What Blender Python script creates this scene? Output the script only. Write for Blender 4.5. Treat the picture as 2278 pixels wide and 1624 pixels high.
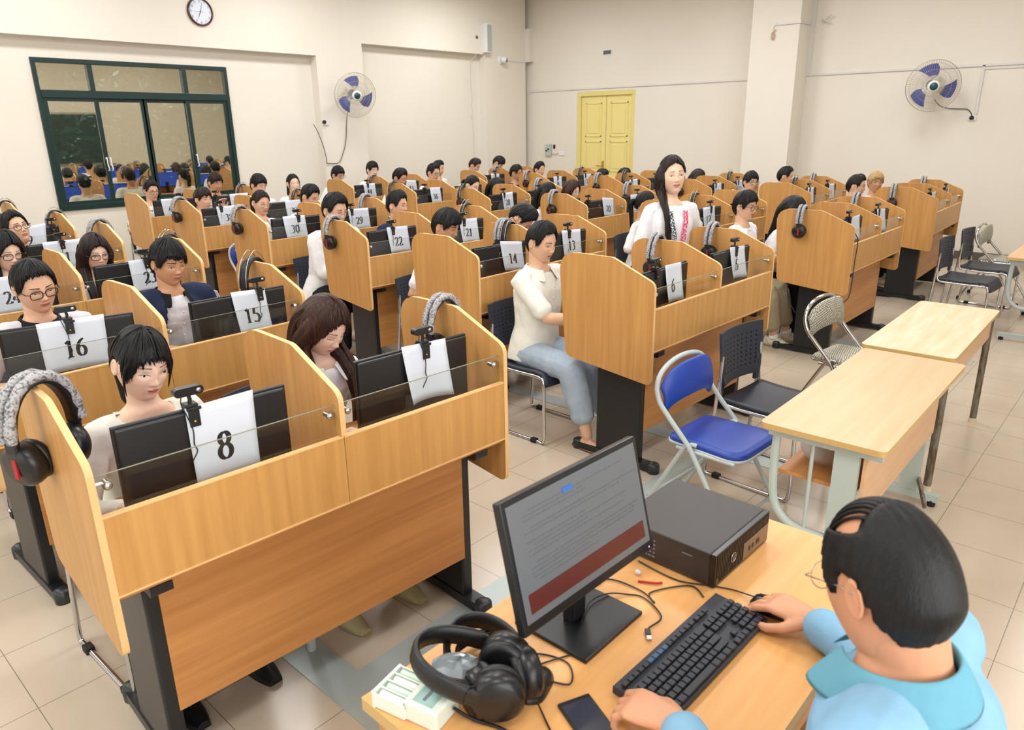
import bpy, bmesh, math, random
import numpy as np
from mathutils import Vector, Matrix, Euler, noise
for o in list(bpy.data.objects): bpy.data.objects.remove(o)
SC = bpy.context.scene; COL = SC.collection
PI = math.pi; R = math.radians
V = Vector
# ------------------------------------------------------------------ camera
cd = bpy.data.cameras.new('camera'); cam = bpy.data.objects.new('camera', cd); COL.objects.link(cam)
rx = V((0.66842958, -0.74366027, -0.0130879)); ux = V((0.23825534, 0.19741714, 0.95092632)); fx = V((0.70458235, 0.63874554, -0.30914048))
mw = Matrix(((rx.x, ux.x, -fx.x, -0.5831), (rx.y, ux.y, -fx.y, -1.9007), (rx.z, ux.z, -fx.z, 1.8739), (0, 0, 0, 1)))
cam.matrix_world = mw
cd.sensor_width = 36; cd.lens = 1618.49 / 2278 * 36; cd.clip_start = 0.05; cd.clip_end = 200
SC.camera = cam
cd.dof.use_dof = True; cd.dof.focus_distance = 3.6; cd.dof.aperture_fstop = 5.6
# ------------------------------------------------------------------ world, light, exposure
SC.view_settings.view_transform = 'Standard'; SC.view_settings.look = 'None'
SC.view_settings.gamma = 1; SC.view_settings.use_curve_mapping = False
SC.view_settings.exposure = -0.42
W = bpy.data.worlds.new('world'); SC.world = W; W.use_nodes = True
wn = W.node_tree.nodes; wl = W.node_tree.links
bg = wn['Background']; sky = wn.new('ShaderNodeTexSky'); sky.sky_type = 'HOSEK_WILKIE'
sky.sun_direction = (-0.5, -0.6, 0.6); sky.turbidity = 5
wl.new(sky.outputs[0], bg.inputs[0]); bg.inputs[1].default_value = 0.9
def area(name, loc, rot, sx, sy, power, col=(1, 1, 1)):
    l = bpy.data.lights.new(name, 'AREA'); l.shape = 'RECTANGLE'; l.size = sx; l.size_y = sy; l.energy = power; l.color = col
    o = bpy.data.objects.new(name, l); COL.objects.link(o); o.location = loc; o.rotation_euler = rot; return o
CEIL = 4.35
LAMPS = [(x, y) for x in (-0.9, 2.4, 5.6, 8.8) for y in (-1.9, 1.0, 3.9, 6.9)]
LK = 1.0
for i, (x, y) in enumerate(LAMPS):
    area('ceiling_lamp_light', (x, y, CEIL - .16), (0, 0, 0), 1.3, .5, (40 if y < -1 else 66) * (1.15 if x > 8 else 1) * LK, (.97, .985, 1))
# added soft fill: over the left wall's windows and on the windowless front wall
area('wall_fill_light', (-3.35, 2.0, 2.0), (0, R(-90), 0), 2.6, 7.0, 90 * LK, (.93, .97, 1))
area('wall_fill_light', (-.6, -3.95, 2.1), (R(90), 0, 0), 4.6, 2.4, 200 * LK, (.95, .98, 1))
sn = bpy.data.lights.new('sun', 'SUN'); sn.energy = 5; sn.angle = .01; so_ = bpy.data.objects.new('sun', sn); COL.objects.link(so_); so_.rotation_euler = (R(22), 0, 0)
# ------------------------------------------------------------------ materials
def lin(c):
    return tuple(((v / 255 / 12.92) if v / 255 <= .04045 else ((v / 255 + .055) / 1.055) ** 2.4) for v in c) + (1,)
MATS = {}
def mat(name, rgb, rough=.5, metal=0., spec=.5, bump=None, var=None, sheen=0, coat=0, emit=None, trans=0, ior=1.45, sss=0):
    m = bpy.data.materials.new(name); m.use_nodes = True; nt = m.node_tree; b = nt.nodes['Principled BSDF']
    b.inputs['Base Color'].default_value = lin(rgb); b.inputs['Roughness'].default_value = rough
    b.inputs['Metallic'].default_value = metal; b.inputs['Specular IOR Level'].default_value = spec
    if coat: b.inputs['Coat Weight'].default_value = coat; b.inputs['Coat Roughness'].default_value = .15
    if sheen: b.inputs['Sheen Weight'].default_value = sheen
    if trans: b.inputs['Transmission Weight'].default_value = trans; b.inputs['IOR'].default_value = ior
    if sss: b.inputs['Subsurface Weight'].default_value = sss; b.inputs['Subsurface Radius'].default_value = (.012, .005, .003); b.inputs['Subsurface Scale'].default_value = 1.0
    if emit: b.inputs['Emission Color'].default_value = lin(emit[0]); b.inputs['Emission Strength'].default_value = emit[1]
    if var or bump:
        tc = nt.nodes.new('ShaderNodeTexCoord'); mp = nt.nodes.new('ShaderNodeMapping'); nt.links.new(tc.outputs['Object'], mp.inputs[0])
    if var:  # (scale xyz, rgb2, lo, hi)
        n = nt.nodes.new('ShaderNodeTexNoise'); n.inputs['Scale'].default_value = 1; n.inputs['Detail'].default_value = 5
        mp.inputs['Scale'].default_value = var[0]; nt.links.new(mp.outputs[0], n.inputs['Vector'])
        r = nt.nodes.new('ShaderNodeValToRGB'); r.color_ramp.elements[0].position = var[2]; r.color_ramp.elements[1].position = var[3]
        r.color_ramp.elements[0].color = lin(rgb); r.color_ramp.elements[1].color = lin(var[1])
        nt.links.new(n.outputs['Fac'], r.inputs[0]); nt.links.new(r.outputs[0], b.inputs['Base Color'])
    if bump:  # (scale, strength, dist)
        n2 = nt.nodes.new('ShaderNodeTexNoise'); n2.inputs['Scale'].default_value = bump[0]; n2.inputs['Detail'].default_value = 4
        nt.links.new(tc.outputs['Object'], n2.inputs['Vector'])
        bp = nt.nodes.new('ShaderNodeBump'); bp.inputs['Strength'].default_value = bump[1]; bp.inputs['Distance'].default_value = bump[2]
        nt.links.new(n2.outputs['Fac'], bp.inputs['Height']); nt.links.new(bp.outputs[0], b.inputs['Normal'])
    MATS[name] = m; return m
def wood(name, a, b_, sc, rough=.42, edge=False):
    return mat(name, a, rough, spec=.4, var=(sc, b_, .32, .72))
BE1, BE2 = (187, 136, 76), (206, 156, 92)
M_beech_v = wood('beech_vertical', BE1, BE2, (38, 38, 1.6))
M_beech_h = wood('beech_horizontal', (178, 120, 66), (197, 139, 80), (1.8, 30, 42))
M_edge = mat('beech_edge_band', (232, 190, 134), .45, var=((20, 20, 3), (224, 178, 118), .3, .7))
M_desk = wood('teacher_desk_laminate', (214, 156, 94), (226, 170, 108), (2.0, 34, 34), .35)
M_deskedge = mat('desk_yellow_edge', (200, 164, 104), .4)
M_tabA = wood('table_peach_laminate', (214, 170, 130), (224, 182, 144), (2.2, 26, 30), .38)
M_tabB = mat('table_pale_worn', (222, 208, 178), .45, var=((2.5, 22, 8), (206, 184, 144), .35, .75))
M_black = mat('black_powder_steel', (26, 26, 28), .38, bump=(300, .15, .001))
M_blackp = mat('black_plastic', (22, 22, 24), .32)
M_screenback = mat('monitor_back_plastic', (28, 28, 30), .4, bump=(700, .12, .0004))
M_rub = mat('black_rubber', (18, 18, 18), .7)
M_foot = mat('dark_foot_cap', (38, 42, 44), .35)
M_chrome = mat('chrome', (205, 205, 208), .12, 1.0)
M_steel = mat('bolt_steel', (190, 190, 192), .25, 1.0)
M_brass = mat('brass_screw', (200, 160, 80), .3, 1.0)
M_navyp = mat('dark_navy_plastic', (38, 44, 58), .45)
M_wall = mat('cream_wall_paint', (227, 221, 210), .75, bump=(60, .06, .002), var=((.5, .5, .5), (222, 215, 200), .3, .75))
M_ceil = mat('white_ceiling', (238, 236, 230), .8)
M_green = mat('dark_green_window_frame', (10, 42, 40), .35)
M_white = mat('white_plastic', (226, 226, 224), .4)
M_grey = mat('grey_sticker', (196, 200, 206), .5)
M_paper = mat('white_paper', (212, 218, 230), .7)
M_ink = mat('black_ink', (22, 22, 26), .6)
M_inkg = mat('grey_ink', (120, 124, 130), .6)
M_blue = mat('blue_vinyl', (28, 62, 156), .42, bump=(220, .1, .001))
M_gpaint = mat('grey_green_paint', (178, 190, 184), .35)
M_spaint = mat('grey_paint', (176, 186, 186), .35)
M_red = mat('red_plastic', (170, 26, 30), .4)
M_rust = mat('rusty_grey_pipe', (118, 110, 96), .6, var=((60, 60, 14), (92, 70, 48), .45, .6))
M_base = mat('dark_skirting_tile', (96, 84, 78), .3)
M_door = mat('yellow_door_paint', (232, 216, 140), .4, bump=(30, .08, .002))
M_doorf = mat('yellow_door_frame', (224, 208, 134), .4)
M_conduit = mat('white_conduit', (214, 210, 206), .5)
M_clear = mat('clear_blade', (210, 215, 230), .1, trans=.85)
M_fanblue = mat('blue_fan_blade', (52, 68, 150), .25, trans=.25)
M_cage = mat('fan_cage_wire', (188, 176, 150), .3, .7)
M_maroon = mat('maroon_clock_rim', (70, 14, 18), .25, coat=.5)
M_face = mat('clock_face', (214, 220, 232), .4)
M_wrap = mat('plastic_wrapped_band', (172, 170, 172), .25, var=((160, 160, 160), (92, 92, 96), .48, .62), bump=(220, .8, .004))
M_leather = mat('black_leatherette', (20, 20, 22), .42, bump=(200, .3, .002))
M_pc = mat('pc_dark_case', (52, 46, 46), .45, bump=(500, .15, .0006))
M_pcf = mat('pc_front_black', (18, 15, 14), .3)
M_bronze = mat('pc_brown_panel', (104, 84, 66), .35)
M_key = mat('keyboard_keys', (36, 38, 46), .45)
M_keyb = mat('keyboard_blue_keys', (56, 84, 112), .45)
M_kbd = mat('keyboard_body', (46, 48, 58), .5)
M_scr = mat('screen_grey', (92, 95, 99), .25, emit=((150, 152, 158), .13))
M_scrred = mat('screen_red_band', (74, 26, 20), .25, emit=((140, 52, 40), .18))
M_scrblue = mat('screen_blue', (40, 100, 180), .25, emit=((60, 130, 210), .15))
M_scrline = mat('screen_text_lines', (96, 99, 104), .3)
M_stud = mat('student_screen', (30, 60, 150), .25, emit=((60, 96, 210), .7))
M_phone = mat('phone_glass', (20, 26, 48), .08, coat=1)
M_mint = mat('pale_white_charger', (218, 226, 214), .4)
M_mintb = mat('mint_label', (150, 182, 176), .5)
M_batt = mat('battery_green', (196, 214, 200), .35)
M_chan = mat('floor_channel_steel', (178, 188, 186), .4, .3)
M_lamp = mat('fluorescent_tube', (255, 255, 250), .5, emit=((255, 250, 240), 9))
M_leaf = mat('leaf_with_sky_specks', (30, 66, 44), .3, var=((3, 3, 3), (190, 235, 215), .60, .64))  # pale speckle painted in for bright sky glints among the leaves
M_board = mat('chalkboard_green', (44, 66, 60), .4)
# window / partition glass
def glassmat(name, tint, refl, rough=.02, gcol=(1, 1, 1, 1), fk=1.0):
    m = bpy.data.materials.new(name); m.use_nodes = True; nt = m.node_tree; nt.nodes.clear()
    out = nt.nodes.new('ShaderNodeOutputMaterial'); mx = nt.nodes.new('ShaderNodeMixShader')
    t = nt.nodes.new('ShaderNodeBsdfTransparent'); g = nt.nodes.new('ShaderNodeBsdfGlossy'); g.inputs['Roughness'].default_value = rough; g.inputs[0].default_value = gcol
    t.inputs[0].default_value = tint; fr = nt.nodes.new('ShaderNodeFresnel'); fr.inputs[0].default_value = 1.5
    ad = nt.nodes.new('ShaderNodeMath'); ad.operation = 'ADD'; ad.use_clamp = True; ad.inputs[1].default_value = refl
    geo = nt.nodes.new('ShaderNodeNewGeometry'); iv = nt.nodes.new('ShaderNodeMath'); iv.operation = 'SUBTRACT'; iv.inputs[0].default_value = 1; nt.links.new(geo.outputs['Backfacing'], iv.inputs[1])
    ml = nt.nodes.new('ShaderNodeMath'); ml.operation = 'MULTIPLY'; fm = nt.nodes.new('ShaderNodeMath'); fm.operation = 'MULTIPLY'; fm.inputs[1].default_value = fk; nt.links.new(fr.outputs[0], fm.inputs[0]); nt.links.new(fm.outputs[0], ad.inputs[0]); nt.links.new(ad.outputs[0], ml.inputs[0]); nt.links.new(iv.outputs[0], ml.inputs[1]); nt.links.new(ml.outputs[0], mx.inputs[0]); nt.links.new(t.outputs[0], mx.inputs[1]); nt.links.new(g.outputs[0], mx.inputs[2]); nt.links.new(mx.outputs[0], out.inputs[0])
    MATS[name] = m; return m
M_glass = glassmat('clear_partition_glass', (.95, .96, .95, 1), .02, .03, (1, 1, 1, 1), .6)
M_wglass = glassmat('reflective_window_glass', (.55, .72, .66, 1), .60, .02, (1, .95, .78, 1))
M_gedge = mat('glass_edge', (128, 126, 108), .5)
M_lens = glassmat('spectacle_lens', (.94, .96, .97, 1), .02)
M_bag = mat('clear_plastic_bag', (226, 230, 232), .3); M_bag.node_tree.nodes['Principled BSDF'].inputs['Alpha'].default_value = .42
def floor_mat():
    m = bpy.data.materials.new('beige_floor_tiles'); m.use_nodes = True; nt = m.node_tree; b = nt.nodes['Principled BSDF']
    N = nt.nodes.new; Lk = nt.links.new
    tc = N('ShaderNodeTexCoord'); sp = N('ShaderNodeSeparateXYZ'); Lk(tc.outputs['Object'], sp.inputs[0])
    def mth(op, a, b2=None, c=None):
        n = N('ShaderNodeMath'); n.operation = op
        for i, v in enumerate((a, b2, c)):
            if v is None: continue
            if isinstance(v, (int, float)): n.inputs[i].default_value = v
            else: Lk(v, n.inputs[i])
        return n.outputs[0]
    T = .4
    def ln(ax, off):
        u = mth('FRACT', mth('DIVIDE', mth('SUBTRACT', sp.outputs[ax], off), T))
        d = mth('ABSOLUTE', mth('SUBTRACT', u, .5)); return mth('GREATER_THAN', d, .5 - .0035)
    g = mth('MAXIMUM', ln(0, .21 - 20 * T), ln(1, .275 - 30 * T))
    n = N('ShaderNodeTexNoise'); n.inputs['Scale'].default_value = 1.7; n.inputs['Detail'].default_value = 6; Lk(tc.outputs['Object'], n.inputs['Vector'])
    r = N('ShaderNodeValToRGB'); r.color_ramp.elements[0].color = lin((188, 172, 152)); r.color_ramp.elements[1].color = lin((198, 183, 164))
    r.color_ramp.elements[0].position = .35; r.color_ramp.elements[1].position = .7; Lk(n.outputs['Fac'], r.inputs[0])
    mx = N('ShaderNodeMix'); mx.data_type = 'RGBA'; Lk(g, mx.inputs['Factor']); Lk(r.outputs[0], mx.inputs['A']); mx.inputs['B'].default_value = lin((120, 108, 94))
    Lk(mx.outputs['Result'], b.inputs['Base Color']); b.inputs['Roughness'].default_value = .22; b.inputs['Specular IOR Level'].default_value = .45
    n2 = N('ShaderNodeTexNoise'); n2.inputs['Scale'].default_value = 9; Lk(tc.outputs['Object'], n2.inputs['Vector'])
    mr = N('ShaderNodeMapRange'); mr.inputs['To Min'].default_value = .20; mr.inputs['To Max'].default_value = .27; Lk(n2.outputs['Fac'], mr.inputs['Value']); Lk(mr.outputs[0], b.inputs['Roughness'])
    return m
M_floor = floor_mat()
def hound_mat():
    m = bpy.data.materials.new('houndstooth_fabric'); m.use_nodes = True; nt = m.node_tree; b = nt.nodes['Principled BSDF']
    N = nt.nodes.new; Lk = nt.links.new
    tc = N('ShaderNodeTexCoord'); mp = N('ShaderNodeMapping'); mp.inputs['Scale'].default_value = (150, 150, 150); mp.inputs['Rotation'].default_value = (.2, .3, .3); Lk(tc.outputs['Object'], mp.inputs[0])
    ck = N('ShaderNodeTexChecker'); ck.inputs['Scale'].default_value = 1; ck.inputs['Color1'].default_value = lin((222, 218, 196)); ck.inputs['Color2'].default_value = lin((40, 44, 52)); Lk(mp.outputs[0], ck.inputs['Vector'])
    Lk(ck.outputs['Color'], b.inputs['Base Color']); b.inputs['Roughness'].default_value = .8
    return m
M_hound = hound_mat()
# ------------------------------------------------------------------ mesh builder
class MB:
    def __init__(s): s.v = []; s.f = []; s.mi = []; s.sm = []; s.T = Matrix()
    def add(s, vs, fs, mi=0, sm=False, T=None):
        o = len(s.v); T = s.T @ T if T is not None else s.T
        s.v += [tuple(T @ V(p)) for p in vs]
        s.f += [tuple(i + o for i in f) for f in fs]; s.mi += [mi] * len(fs); s.sm += [sm] * len(fs); return s
    def box(s, c, d, rot=None, mi=0, ch=0.0):
        x, y, z = d[0] / 2, d[1] / 2, d[2] / 2
        T = Matrix.Translation(c) @ (Euler(rot).to_matrix().to_4x4() if rot else Matrix())
        if ch > 0:
            bm = bmesh.new(); bmesh.ops.create_cube(bm, size=1)
            for v in bm.verts: v.co = V((v.co.x * 2 * x, v.co.y * 2 * y, v.co.z * 2 * z))
            bmesh.ops.bevel(bm, geom=bm.edges[:], offset=ch, segments=2, affect='EDGES', profile=.5)
            vs = [v.co[:] for v in bm.verts]; bm.verts.index_update(); fs = [[v.index for v in f.verts] for f in bm.faces]; bm.free()
            return s.add(vs, fs, mi, False, T)
        vs = [(a, b, c2) for a in (-x, x) for b in (-y, y) for c2 in (-z, z)]
        return s.add(vs, [(0, 1, 3, 2), (4, 6, 7, 5), (0, 4, 5, 1), (2, 3, 7, 6), (0, 2, 6, 4), (1, 5, 7, 3)], mi, False, T)
    def bb(s, a, b, mi=0, ch=0.0):
        return s.box(((a[0] + b[0]) / 2, (a[1] + b[1]) / 2, (a[2] + b[2]) / 2), (abs(b[0] - a[0]), abs(b[1] - a[1]), abs(b[2] - a[2])), None, mi, ch)
    def prism(s, pts, a, b, axis='x', mi=0, mi2=None):
        # outline pts in the plane normal to axis, extruded from a to b
        n = len(pts)
        def P(p, t): return (t, p[0], p[1]) if axis == 'x' else (p[0], t, p[1]) if axis == 'y' else (p[0], p[1], t)
        vs = [P(p, a) for p in pts] + [P(p, b) for p in pts]
        s.add(vs, [tuple(range(n))[::-1], tuple(range(n, 2 * n))], mi)
        return s.add(vs, [(i, (i + 1) % n, n + (i + 1) % n, n + i) for i in range(n)], mi if mi2 is None else mi2)
    def tube(s, pts, r, n=10, mi=0, closed=False, caps=True, flat=None):
        pts = [V(p) for p in pts]; m = len(pts)
        rs = r if isinstance(r, (list, tuple)) else [r] * m
        vs = []; fs = []; prev = None
        for i, p in enumerate(pts):
            if closed: t = (pts[(i + 1) % m] - pts[i - 1]).normalized()
            else: t = (pts[min(i + 1, m - 1)] - pts[max(i - 1, 0)]).normalized()
            if prev is None:
                a = V((0, 0, 1)) if abs(t.z) < .9 else V((1, 0, 0)); u = t.cross(a).normalized()
            else:
                u = (prev - t * prev.dot(t)); u = u.normalized() if u.length > 1e-6 else t.orthogonal().normalized()
            prev = u; w = t.cross(u)
            for k in range(n):
                an = 2 * PI * k / n
                q = u * math.cos(an) * rs[i] + w * math.sin(an) * rs[i] * (flat or 1); vs.append(p + q)
        seg = m if closed else m - 1
        for i in range(seg):
            j = (i + 1) % m
            for k in range(n): fs.append((i * n + k, i * n + (k + 1) % n, j * n + (k + 1) % n, j * n + k))
        s.add(vs, fs, mi, True)
        if caps and not closed: s.add([vs[k] for k in range(n)], [tuple(range(n))[::-1]], mi); s.add([vs[(m - 1) * n + k] for k in range(n)], [tuple(range(n))], mi)
        return s
    def lathe(s, prof, c=(0, 0, 0), axis=(0, 0, 1), n=24, mi=0, sm=True, cap=True):
        q = V((0, 0, 1)).rotation_difference(V(axis)).to_matrix().to_4x4(); T = Matrix.Translation(c) @ q
        vs = []; fs = []; m = len(prof)
        for (r, z) in prof:
            for k in range(n): vs.append((r * math.cos(2 * PI * k / n), r * math.sin(2 * PI * k / n), z))
        for i in range(m - 1):
            for k in range(n): fs.append((i * n + k, i * n + (k + 1) % n, (i + 1) * n + (k + 1) % n, (i + 1) * n + k))
        s.add(vs, fs, mi, sm, T)
        if cap and prof[0][0] > 1e-4: s.add([vs[k] for k in range(n)], [tuple(range(n))[::-1]], mi, False, T)
        if cap and prof[-1][0] > 1e-4: s.add([vs[(m - 1) * n + k] for k in range(n)], [tuple(range(n))], mi, False, T)
        return s
    def cyl(s, a, b, r, n=16, mi=0):
        a = V(a); b = V(b); return s.lathe([(r, 0), (r, (b - a).length)], a, (b - a).normalized(), n, mi)
    def grid(s, rows, mi=0, sm=True, wrap=False, cap=False):
        m = len(rows); n = len(rows[0]); vs = [p for r_ in rows for p in r_]; fs = []
        for i in range(m - 1):
            for k in range(n if wrap else n - 1): fs.append((i * n + k, i * n + (k + 1) % n, (i + 1) * n + (k + 1) % n, (i + 1) * n + k))
        s.add(vs, fs, mi, sm)
        if cap and wrap: s.add(rows[0], [tuple(range(n))[::-1]], mi, sm); s.add(rows[-1], [tuple(range(n))], mi, sm)
        return s
    def mesh(s, name, mats):
        me = bpy.data.meshes.new(name); me.from_pydata(s.v, [], s.f)
        for m in (mats if isinstance(mats, (list, tuple)) else [mats]): me.materials.append(m)
        me.polygons.foreach_set('material_index', s.mi); me.polygons.foreach_set('use_smooth', s.sm); me.update(); return me
    def build(s, name, mats, parent=None, loc=None, bev=0):
        o = bpy.data.objects.new(name, s.mesh(name, mats)); COL.objects.link(o)
        if loc is not None: o.location = loc
        if parent is not None: o.parent = parent
        if bev:
            b = o.modifiers.new('bevel', 'BEVEL'); b.width = bev; b.segments = 2; b.limit_method = 'ANGLE'
        return o
def weld(o, d=1e-4):
    bm = bmesh.new(); bm.from_mesh(o.data); bmesh.ops.remove_doubles(bm, verts=bm.verts, dist=d); bmesh.ops.recalc_face_normals(bm, faces=bm.faces); bm.to_mesh(o.data); bm.free(); return o
def rnd_poly(pts, rads, n=6):
    out = []; m = len(pts)
    for i, p in enumerate(pts):
        r = rads[i] if isinstance(rads, (list, tuple)) else rads
        p = V(p); a = V(pts[i - 1]) - p; b = V(pts[(i + 1) % m]) - p
        if r <= 0: out.append(tuple(p)); continue
        ang = a.angle(b); d = min(r / math.tan(ang / 2), a.length * .49, b.length * .49)
        A = p + a.normalized() * d; B = p + b.normalized() * d
        for k in range(n + 1):
            t = k / n; out.append(tuple(A * (1 - t) ** 2 + p * 2 * t * (1 - t) + B * t * t))
    return out
def smooth_path(pts, sub=8):
    pts = [V(p) for p in pts]; out = []
    for i in range(len(pts) - 1):
        p0 = pts[max(i - 1, 0)]; p1 = pts[i]; p2 = pts[i + 1]; p3 = pts[min(i + 2, len(pts) - 1)]
        for k in range(sub):
            t = k / sub; out.append(.5 * ((2 * p1) + (-p0 + p2) * t + (2 * p0 - 5 * p1 + 4 * p2 - p3) * t * t + (-p0 + 3 * p1 - 3 * p2 + p3) * t ** 3))
    out.append(pts[-1]); return out
def tag(o, label, cat, group=None, kind=None):
    if label: o['label'] = label
    if cat: o['category'] = cat
    if group: o['group'] = group
    if kind: o['kind'] = kind
    return o
def thing(name, label, cat, loc=(0, 0, 0), rz=0, group=None):
    o = bpy.data.objects.new(name, None); COL.objects.link(o); o.location = loc; o.rotation_euler = (0, 0, rz); o.empty_display_size = .1
    return tag(o, label, cat, group)
def dup(root, loc, rz, label, group=None, skip=()):
    r = root.copy(); COL.objects.link(r); r.location = loc; r.rotation_euler = (0, 0, rz); r['label'] = label
    if group: r['group'] = group
    for ch in root.children:
        if ch.name.split('.')[0] in skip: continue
        c = ch.copy(); COL.objects.link(c); c.parent = r
        for g in ch.children: d = g.copy(); COL.objects.link(d); d.parent = c
    return r
def struct(o): o['kind'] = 'structure'; return o
# ------------------------------------------------------------------ room shell
XR, YB, YP, XL, YF = 11.5, 8.62, 8.45, -3.4, -4.0
struct(MB().bb((XL - .2, YF - .2, -.1), (XR + .2, YB + .2, 0)).build('floor', M_floor))
struct(MB().bb((XL - .2, YF - .2, CEIL), (XR + .2, YB + .2, CEIL + .1)).build('ceiling', M_ceil))
WX0, WX1, WZ0, WZ1 = 2.54, 5.01, .95, 2.76
w = MB()
w.bb((XL, YB, 0), (WX0, YB + .2, CEIL)); w.bb((WX1, YB, 0), (XR, YB + .2, CEIL)); w.bb((WX0, YB, 0), (WX1, YB + .2, WZ0)); w.bb((WX0, YB, WZ1), (WX1, YB + .2, CEIL))
struct(w.build('wall_back', M_wall))
w = MB()   # piers, beams and corner column standing proud of the back wall
w.bb((XL, YP, 2.985), (6.43, YB + .01, CEIL)); w.bb((6.43, YP, 0), (7.315, YB + .01, CEIL)); w.bb((7.315, YP, 3.215), (10.18, YB + .01, CEIL)); w.bb((10.18, YP, 0), (11.362, YB + .01, CEIL))
w.bb((XL, YP, 0), (.4, YB + .01, 2.985))
struct(weld(w.build('trim_1', M_wall)))
DY0, DY1, DZ = 5.909, 7.244, 2.526
w = MB(); w.bb((XR, YF, 0), (XR + .2, DY0, CEIL)); w.bb((XR, DY1, 0), (XR + .2, YB + .2, CEIL)); w.bb((XR, DY0, DZ), (XR + .2, DY1, CEIL))
struct(w.build('wall_right', M_wall))
struct(MB().bb((11.05, 2.80, 0), (XR + .01, 3.55, CEIL)).build('trim_2', M_wall))
struct(MB().bb((11.36, 8.35, 3.14), (XR + .01, YB + .01, 3.75)).build('trim_3', M_wall))
# walls behind and beside the camera, window openings in the left one only
def holed(name, x0, x1, z1, holes, axis, at):
    w = MB(); xs = x0
    def bx(a, b, c, d):
        if axis == 'x': w.bb((a, at, c), (b, at + .2, d))
        else: w.bb((at, a, c), (at + .2, b, d))
    for (a, b, c, d) in holes:
        bx(xs, a, 0, z1); bx(a, b, 0, c); bx(a, b, d, z1); xs = b
    bx(xs, x1, 0, z1); return struct(w.build(name, M_wall))
holed('wall_front', XL - .2, XR + .2, CEIL, [], 'x', YF - .2)
holed('wall_left', YF, YB, CEIL, [(-2.6, -.6, .9, 2.9), (1.0, 3.0, .9, 2.9), (4.6, 6.6, .9, 2.9)], 'y', XL - .2)
w = MB()
for a, b in ((DY1, YP), (3.55, DY0), (YF, 2.80)): w.bb((XR - .014, a, 0), (XR, b, .115))
w.bb((11.036, 2.79, 0), (11.05, 3.56, .115)); w.bb((11.04, 2.786, 0), (XR, 2.80, .115))
struct(w.build('baseboard_right', M_base))
w = MB(); w.bb((.4, YB - .014, 0), (6.43, YB, .115)); w.bb((6.42, YP - .014, 0), (7.33, YP, .115)); w.bb((7.33, YB - .014, 0), (10.17, YB, .115)); w.bb((10.17, YP - .014, 0), (11.36, YP, .115))
struct(w.build('baseboard_back', M_base))
# window
wr = bpy.data.objects.new('window_1', None); COL.objects.link(wr); struct(wr); wr.location = (WX0, YB, WZ0)
ww, wh = WX1 - WX0, WZ1 - WZ0; f = MB(); Y0, Y1 = -.03, .06
f.bb((0, Y0, 0), (ww, Y1, .07)); f.bb((0, Y0, wh - .055), (ww, Y1, wh)); f.bb((0, Y0, .07), (.05, Y1, wh - .055)); f.bb((ww - .05, Y0, .07), (ww, Y1, wh - .055))
f.bb((.0505, Y0 - .005, 1.355), (ww - .0505, Y1 - .001, 1.445)); f.bb((.615, Y0, 1.4455), (.675, Y1, wh - .0555)); f.bb((1.815, Y0, 1.4455), (1.875, Y1, wh - .0555))
f.build('window_frame', M_green, wr, bev=.004)
for k, (a, b, y) in enumerate(((.05, .69, .0), (.62, 1.27, .03), (1.25, 1.88, .03), (1.82, ww - .05, .0))):
    s = MB(); s.bb((a, y - .012, .111), (a + .055, y + .014, 1.314)); s.bb((b - .055, y - .012, .111), (b, y + .014, 1.314)); s.bb((a, y - .012, .06), (b, y + .014, .11)); s.bb((a, y - .012, 1.315), (b, y + .014, 1.36))
    so = s.build('sash', M_green, wr)
    MB().bb((a + .05, y - .003, .1), (b - .05, y + .003, 1.32)).build('pane', M_wglass, so)
for a, b in ((.05, .615), (.675, 1.815), (1.875, ww - .05)): MB().bb((a, .01, 1.44), (b, .016, wh - .05)).build('pane', M_wglass, wr)
for hx in (.655, .70, 1.86):
    h = MB(); h.tube(smooth_path([(hx, -.012, .62), (hx, -.05, .63), (hx, -.055, .55), (hx + .01, -.05, .48), (hx + .01, -.012, .47)]), .008, 8); h.build('handle', M_white, wr)
struct(MB().bb((WX0 - .02, YB - .006, WZ0 - .02), (WX1 + .02, YB + .002, WZ0)).build('trim_4', M_wall))
# door
dr = bpy.data.objects.new('door_1', None); COL.objects.link(dr); struct(dr); dr.location = (XR, DY0, 0)
dw = DY1 - DY0; d = MB(); d.bb((0, 0, 0), (.14, .07, DZ - .0805)); d.bb((0, dw - .09, 0), (.14, dw, DZ - .0805)); d.bb((0, 0, DZ - .08), (.14, dw, DZ)); d.build('door_frame', M_doorf, dr, bev=.004)
for a, b in ((.07, dw / 2 - .005), (dw / 2 + .005, dw - .09)):
    s = MB(); s.bb((.045, a, .01), (.08, b, DZ - .08))
    for z0, z1 in ((.15, .95), (1.05, 1.62), (1.70, DZ - .2)):
        y0, y1 = a + .1, b - .1
        for p, q in (((.03, y0, z0), (.05, y0 + .025, z1)), ((.03, y1 - .025, z0), (.05, y1, z1)), ((.03, y0, z0), (.05, y1, z0 + .025)), ((.03, y0, z1 - .025), (.05, y1, z1))): s.bb(p, q)
        s.bb((.036, y0 + .06, z0 + .06), (.05, y1 - .06, z1 - .06))
    s.build('door_leaf', M_door, dr, bev=.003)
h = MB(); h.bb((.03, dw / 2 + .03, 1.05), (.045, dw / 2 + .07, 1.25)); h.tube([(.03, dw / 2 + .05, 1.16), (-.02, dw / 2 + .05, 1.16), (-.02, dw / 2 + .17, 1.16)], .009, 8); h.build('door_handle', M_brass, dr)
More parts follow.
